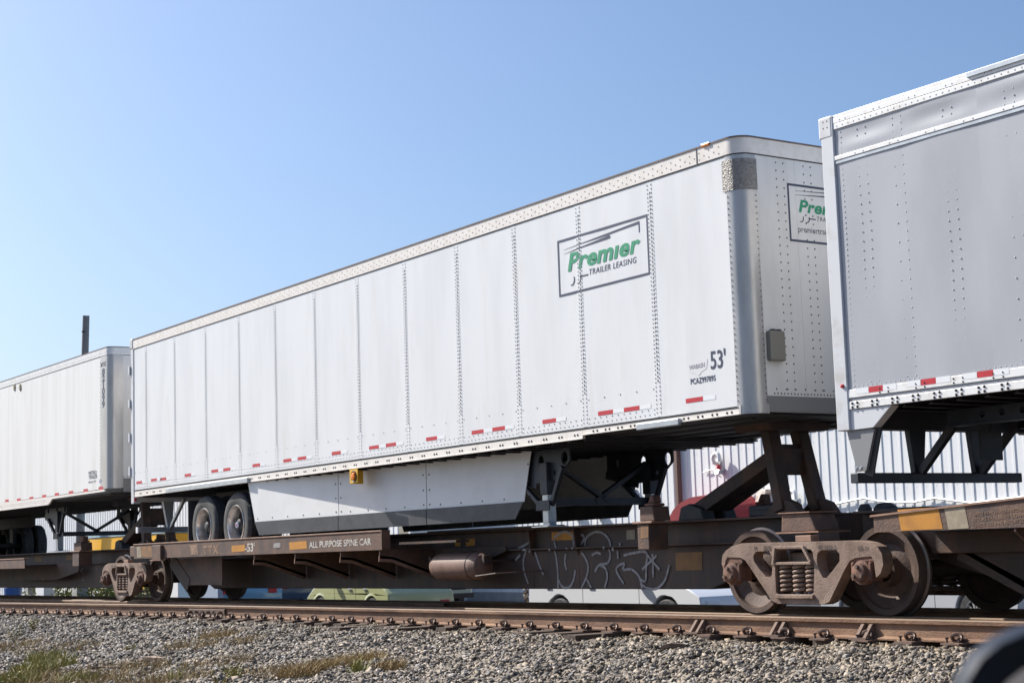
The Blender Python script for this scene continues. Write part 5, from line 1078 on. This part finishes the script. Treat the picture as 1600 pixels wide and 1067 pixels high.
for px in (23, 32): q = PY(px, 605, S); b = MB(); b.lathe([(0, .02), (.05, .018), (.06, 0)], (0, 0, 0), 1, 14); b.v = [(x+q[0], S-y, z*1.4+q[2]) for x, y, z in b.v]; b.build('side_vent', BEIGE, lt, True)
for i, ch in enumerate('821099'):
    q = PY(169.5, 578.8+i*10.3, S-.005); text('lettering', ch, .165, NAVY, lt, (XF-.33, S-.0045, q[2]-.05), (1, 0, 0), (0, 0, 1), bold=.007, xs=1.65)
q = PY(167.5, 568, S); text('lettering', 'MTRZ', .11, NAVY, lt, (XF-.40, S-.0045, q[2]-.03), (1, 0, 0), (0, 0, 1), bold=.002, xs=.95)
for i, (l, sz) in enumerate((('METRO', .105), ('TRAILER', .10), ('800-621-3719', .055))): q = PY(138.5, 739+i*6.2, S); text('lettering', l, sz, NAVY, lt, (q[0], S-.004, q[2]-.04), (1, 0, 0), (0, 0, 1), xs=1.25)
q = PY(155, 752, S); text('lettering', 'SAFE', .07, BLUE, lt, (q[0], S-.004, q[2]-.02), (1, 0, 0), (0, 0, 1))
for s in (-1, 1):
    landing_leg(lt, -5.38, s, 1.95, .985)
    for x in (-12.5, -13.7): tyre_pair(lt, x, s, 1.21, .485, 1.20)
    b = MB(); b.box(-15, -11, s*.5-.05, s*.5+.05, 1.62, 1.88); b.build('slider_rail', UNDER, lt)
    for x in (-12.5, -13.7): b = MB(); b.box(x-.12, x+.12, s*.5-.05, s*.5+.05, 1.2, 1.65); b.build('hanger', UNDER, lt)
for x in (-12.5, -13.7): b = MB(); b.tube([(x, -1.0, 1.21), (x, 1.0, 1.21)], .07, 12); b.build('axle', UNDER, lt)
cross_brace(lt, -5.38, 1.95, 1.0)
b = MB(); b.box(-3.9, -3.6, -.2, .2, 1.82, 1.955); b.build('air_valve', UNDER, lt)

# ================================================================== parked car beside the photographer (only its mirror reaches into the picture)
def near_car():
    q = CAM+ray(1800, 1186)*1.0; g = -.66
    fwd = Vector((FW[0], FW[1], 0)).normalized(); rz = math.atan2(fwd.y, fwd.x); rt_ = Vector((RT[0], RT[1], 0)).normalized()
    cxy = Vector((q[0], q[1], 0))+rt_*1.16-fwd*.55
    r = car('parked_car', 'near black car beside the photographer, blurred, only its mirror showing', 'car', (cxy.x, cxy.y, g), rz, DKN, L=4.4, W=1.85, H=1.15, wb=2.7, wr=.33, belt=.78)
    O = Vector(r.location); c, s = math.cos(-rz), math.sin(-rz)
    d = Vector(q)-O; lx, ly, lz = d.x*c-d.y*s, d.x*s+d.y*c, d.z     # mirror centre in the car's frame
    def B(mb, nm, m, **k): mb.v = [(x+O.x, y+O.y, z+O.z) for x, y, z in mb.v]; return mb.build(nm, m, r, **k)
    def rr(w, h, n=7, p=.45):
        return [(w*math.copysign(abs(math.cos(a))**p, math.cos(a)), h*math.copysign(abs(math.sin(a))**p, math.sin(a))) for a in [2*math.pi*k/28 for k in range(28)]]
    b = MB(); rings = [(.0, .115, .083), (.02, .118, .086), (.06, .108, .078), (.10, .075, .052), (.115, .03, .02)]
    vs = []; [vs.extend([(lx+dx, ly+u, lz+v) for u, v in rr(w, h, p=.6)]) for dx, w, h in rings]
    inner = [(lx+.012, ly+u, lz+v) for u, v in rr(.094, .064, p=.6)]; n = 28; base = len(vs); vs += inner
    fs = [(i*n+k, i*n+(k+1) % n, (i+1)*n+(k+1) % n, (i+1)*n+k) for i in range(len(rings)-1) for k in range(n)]+[(k, (k+1) % n, base+(k+1) % n, base+k) for k in range(n)]+[tuple((len(rings)-1)*n+k for k in range(n))]
    b.add(vs, fs); B(b, 'mirror_housing', mat('mirror_shell', (.008, .009, .012), .42), smooth=True)
    b = MB(); b.add([(lx+.011, ly+u, lz+v) for u, v in rr(.094, .064, p=.6)], [tuple(range(28))]); B(b, 'mirror_glass', MIRG)
    b = MB(); b.bar((lx+.05, ly-.08, lz-.05), (lx+.12, -.0-.0+.88, .80), .05, .05); B(b, 'mirror_arm', PLAST)
near_car()
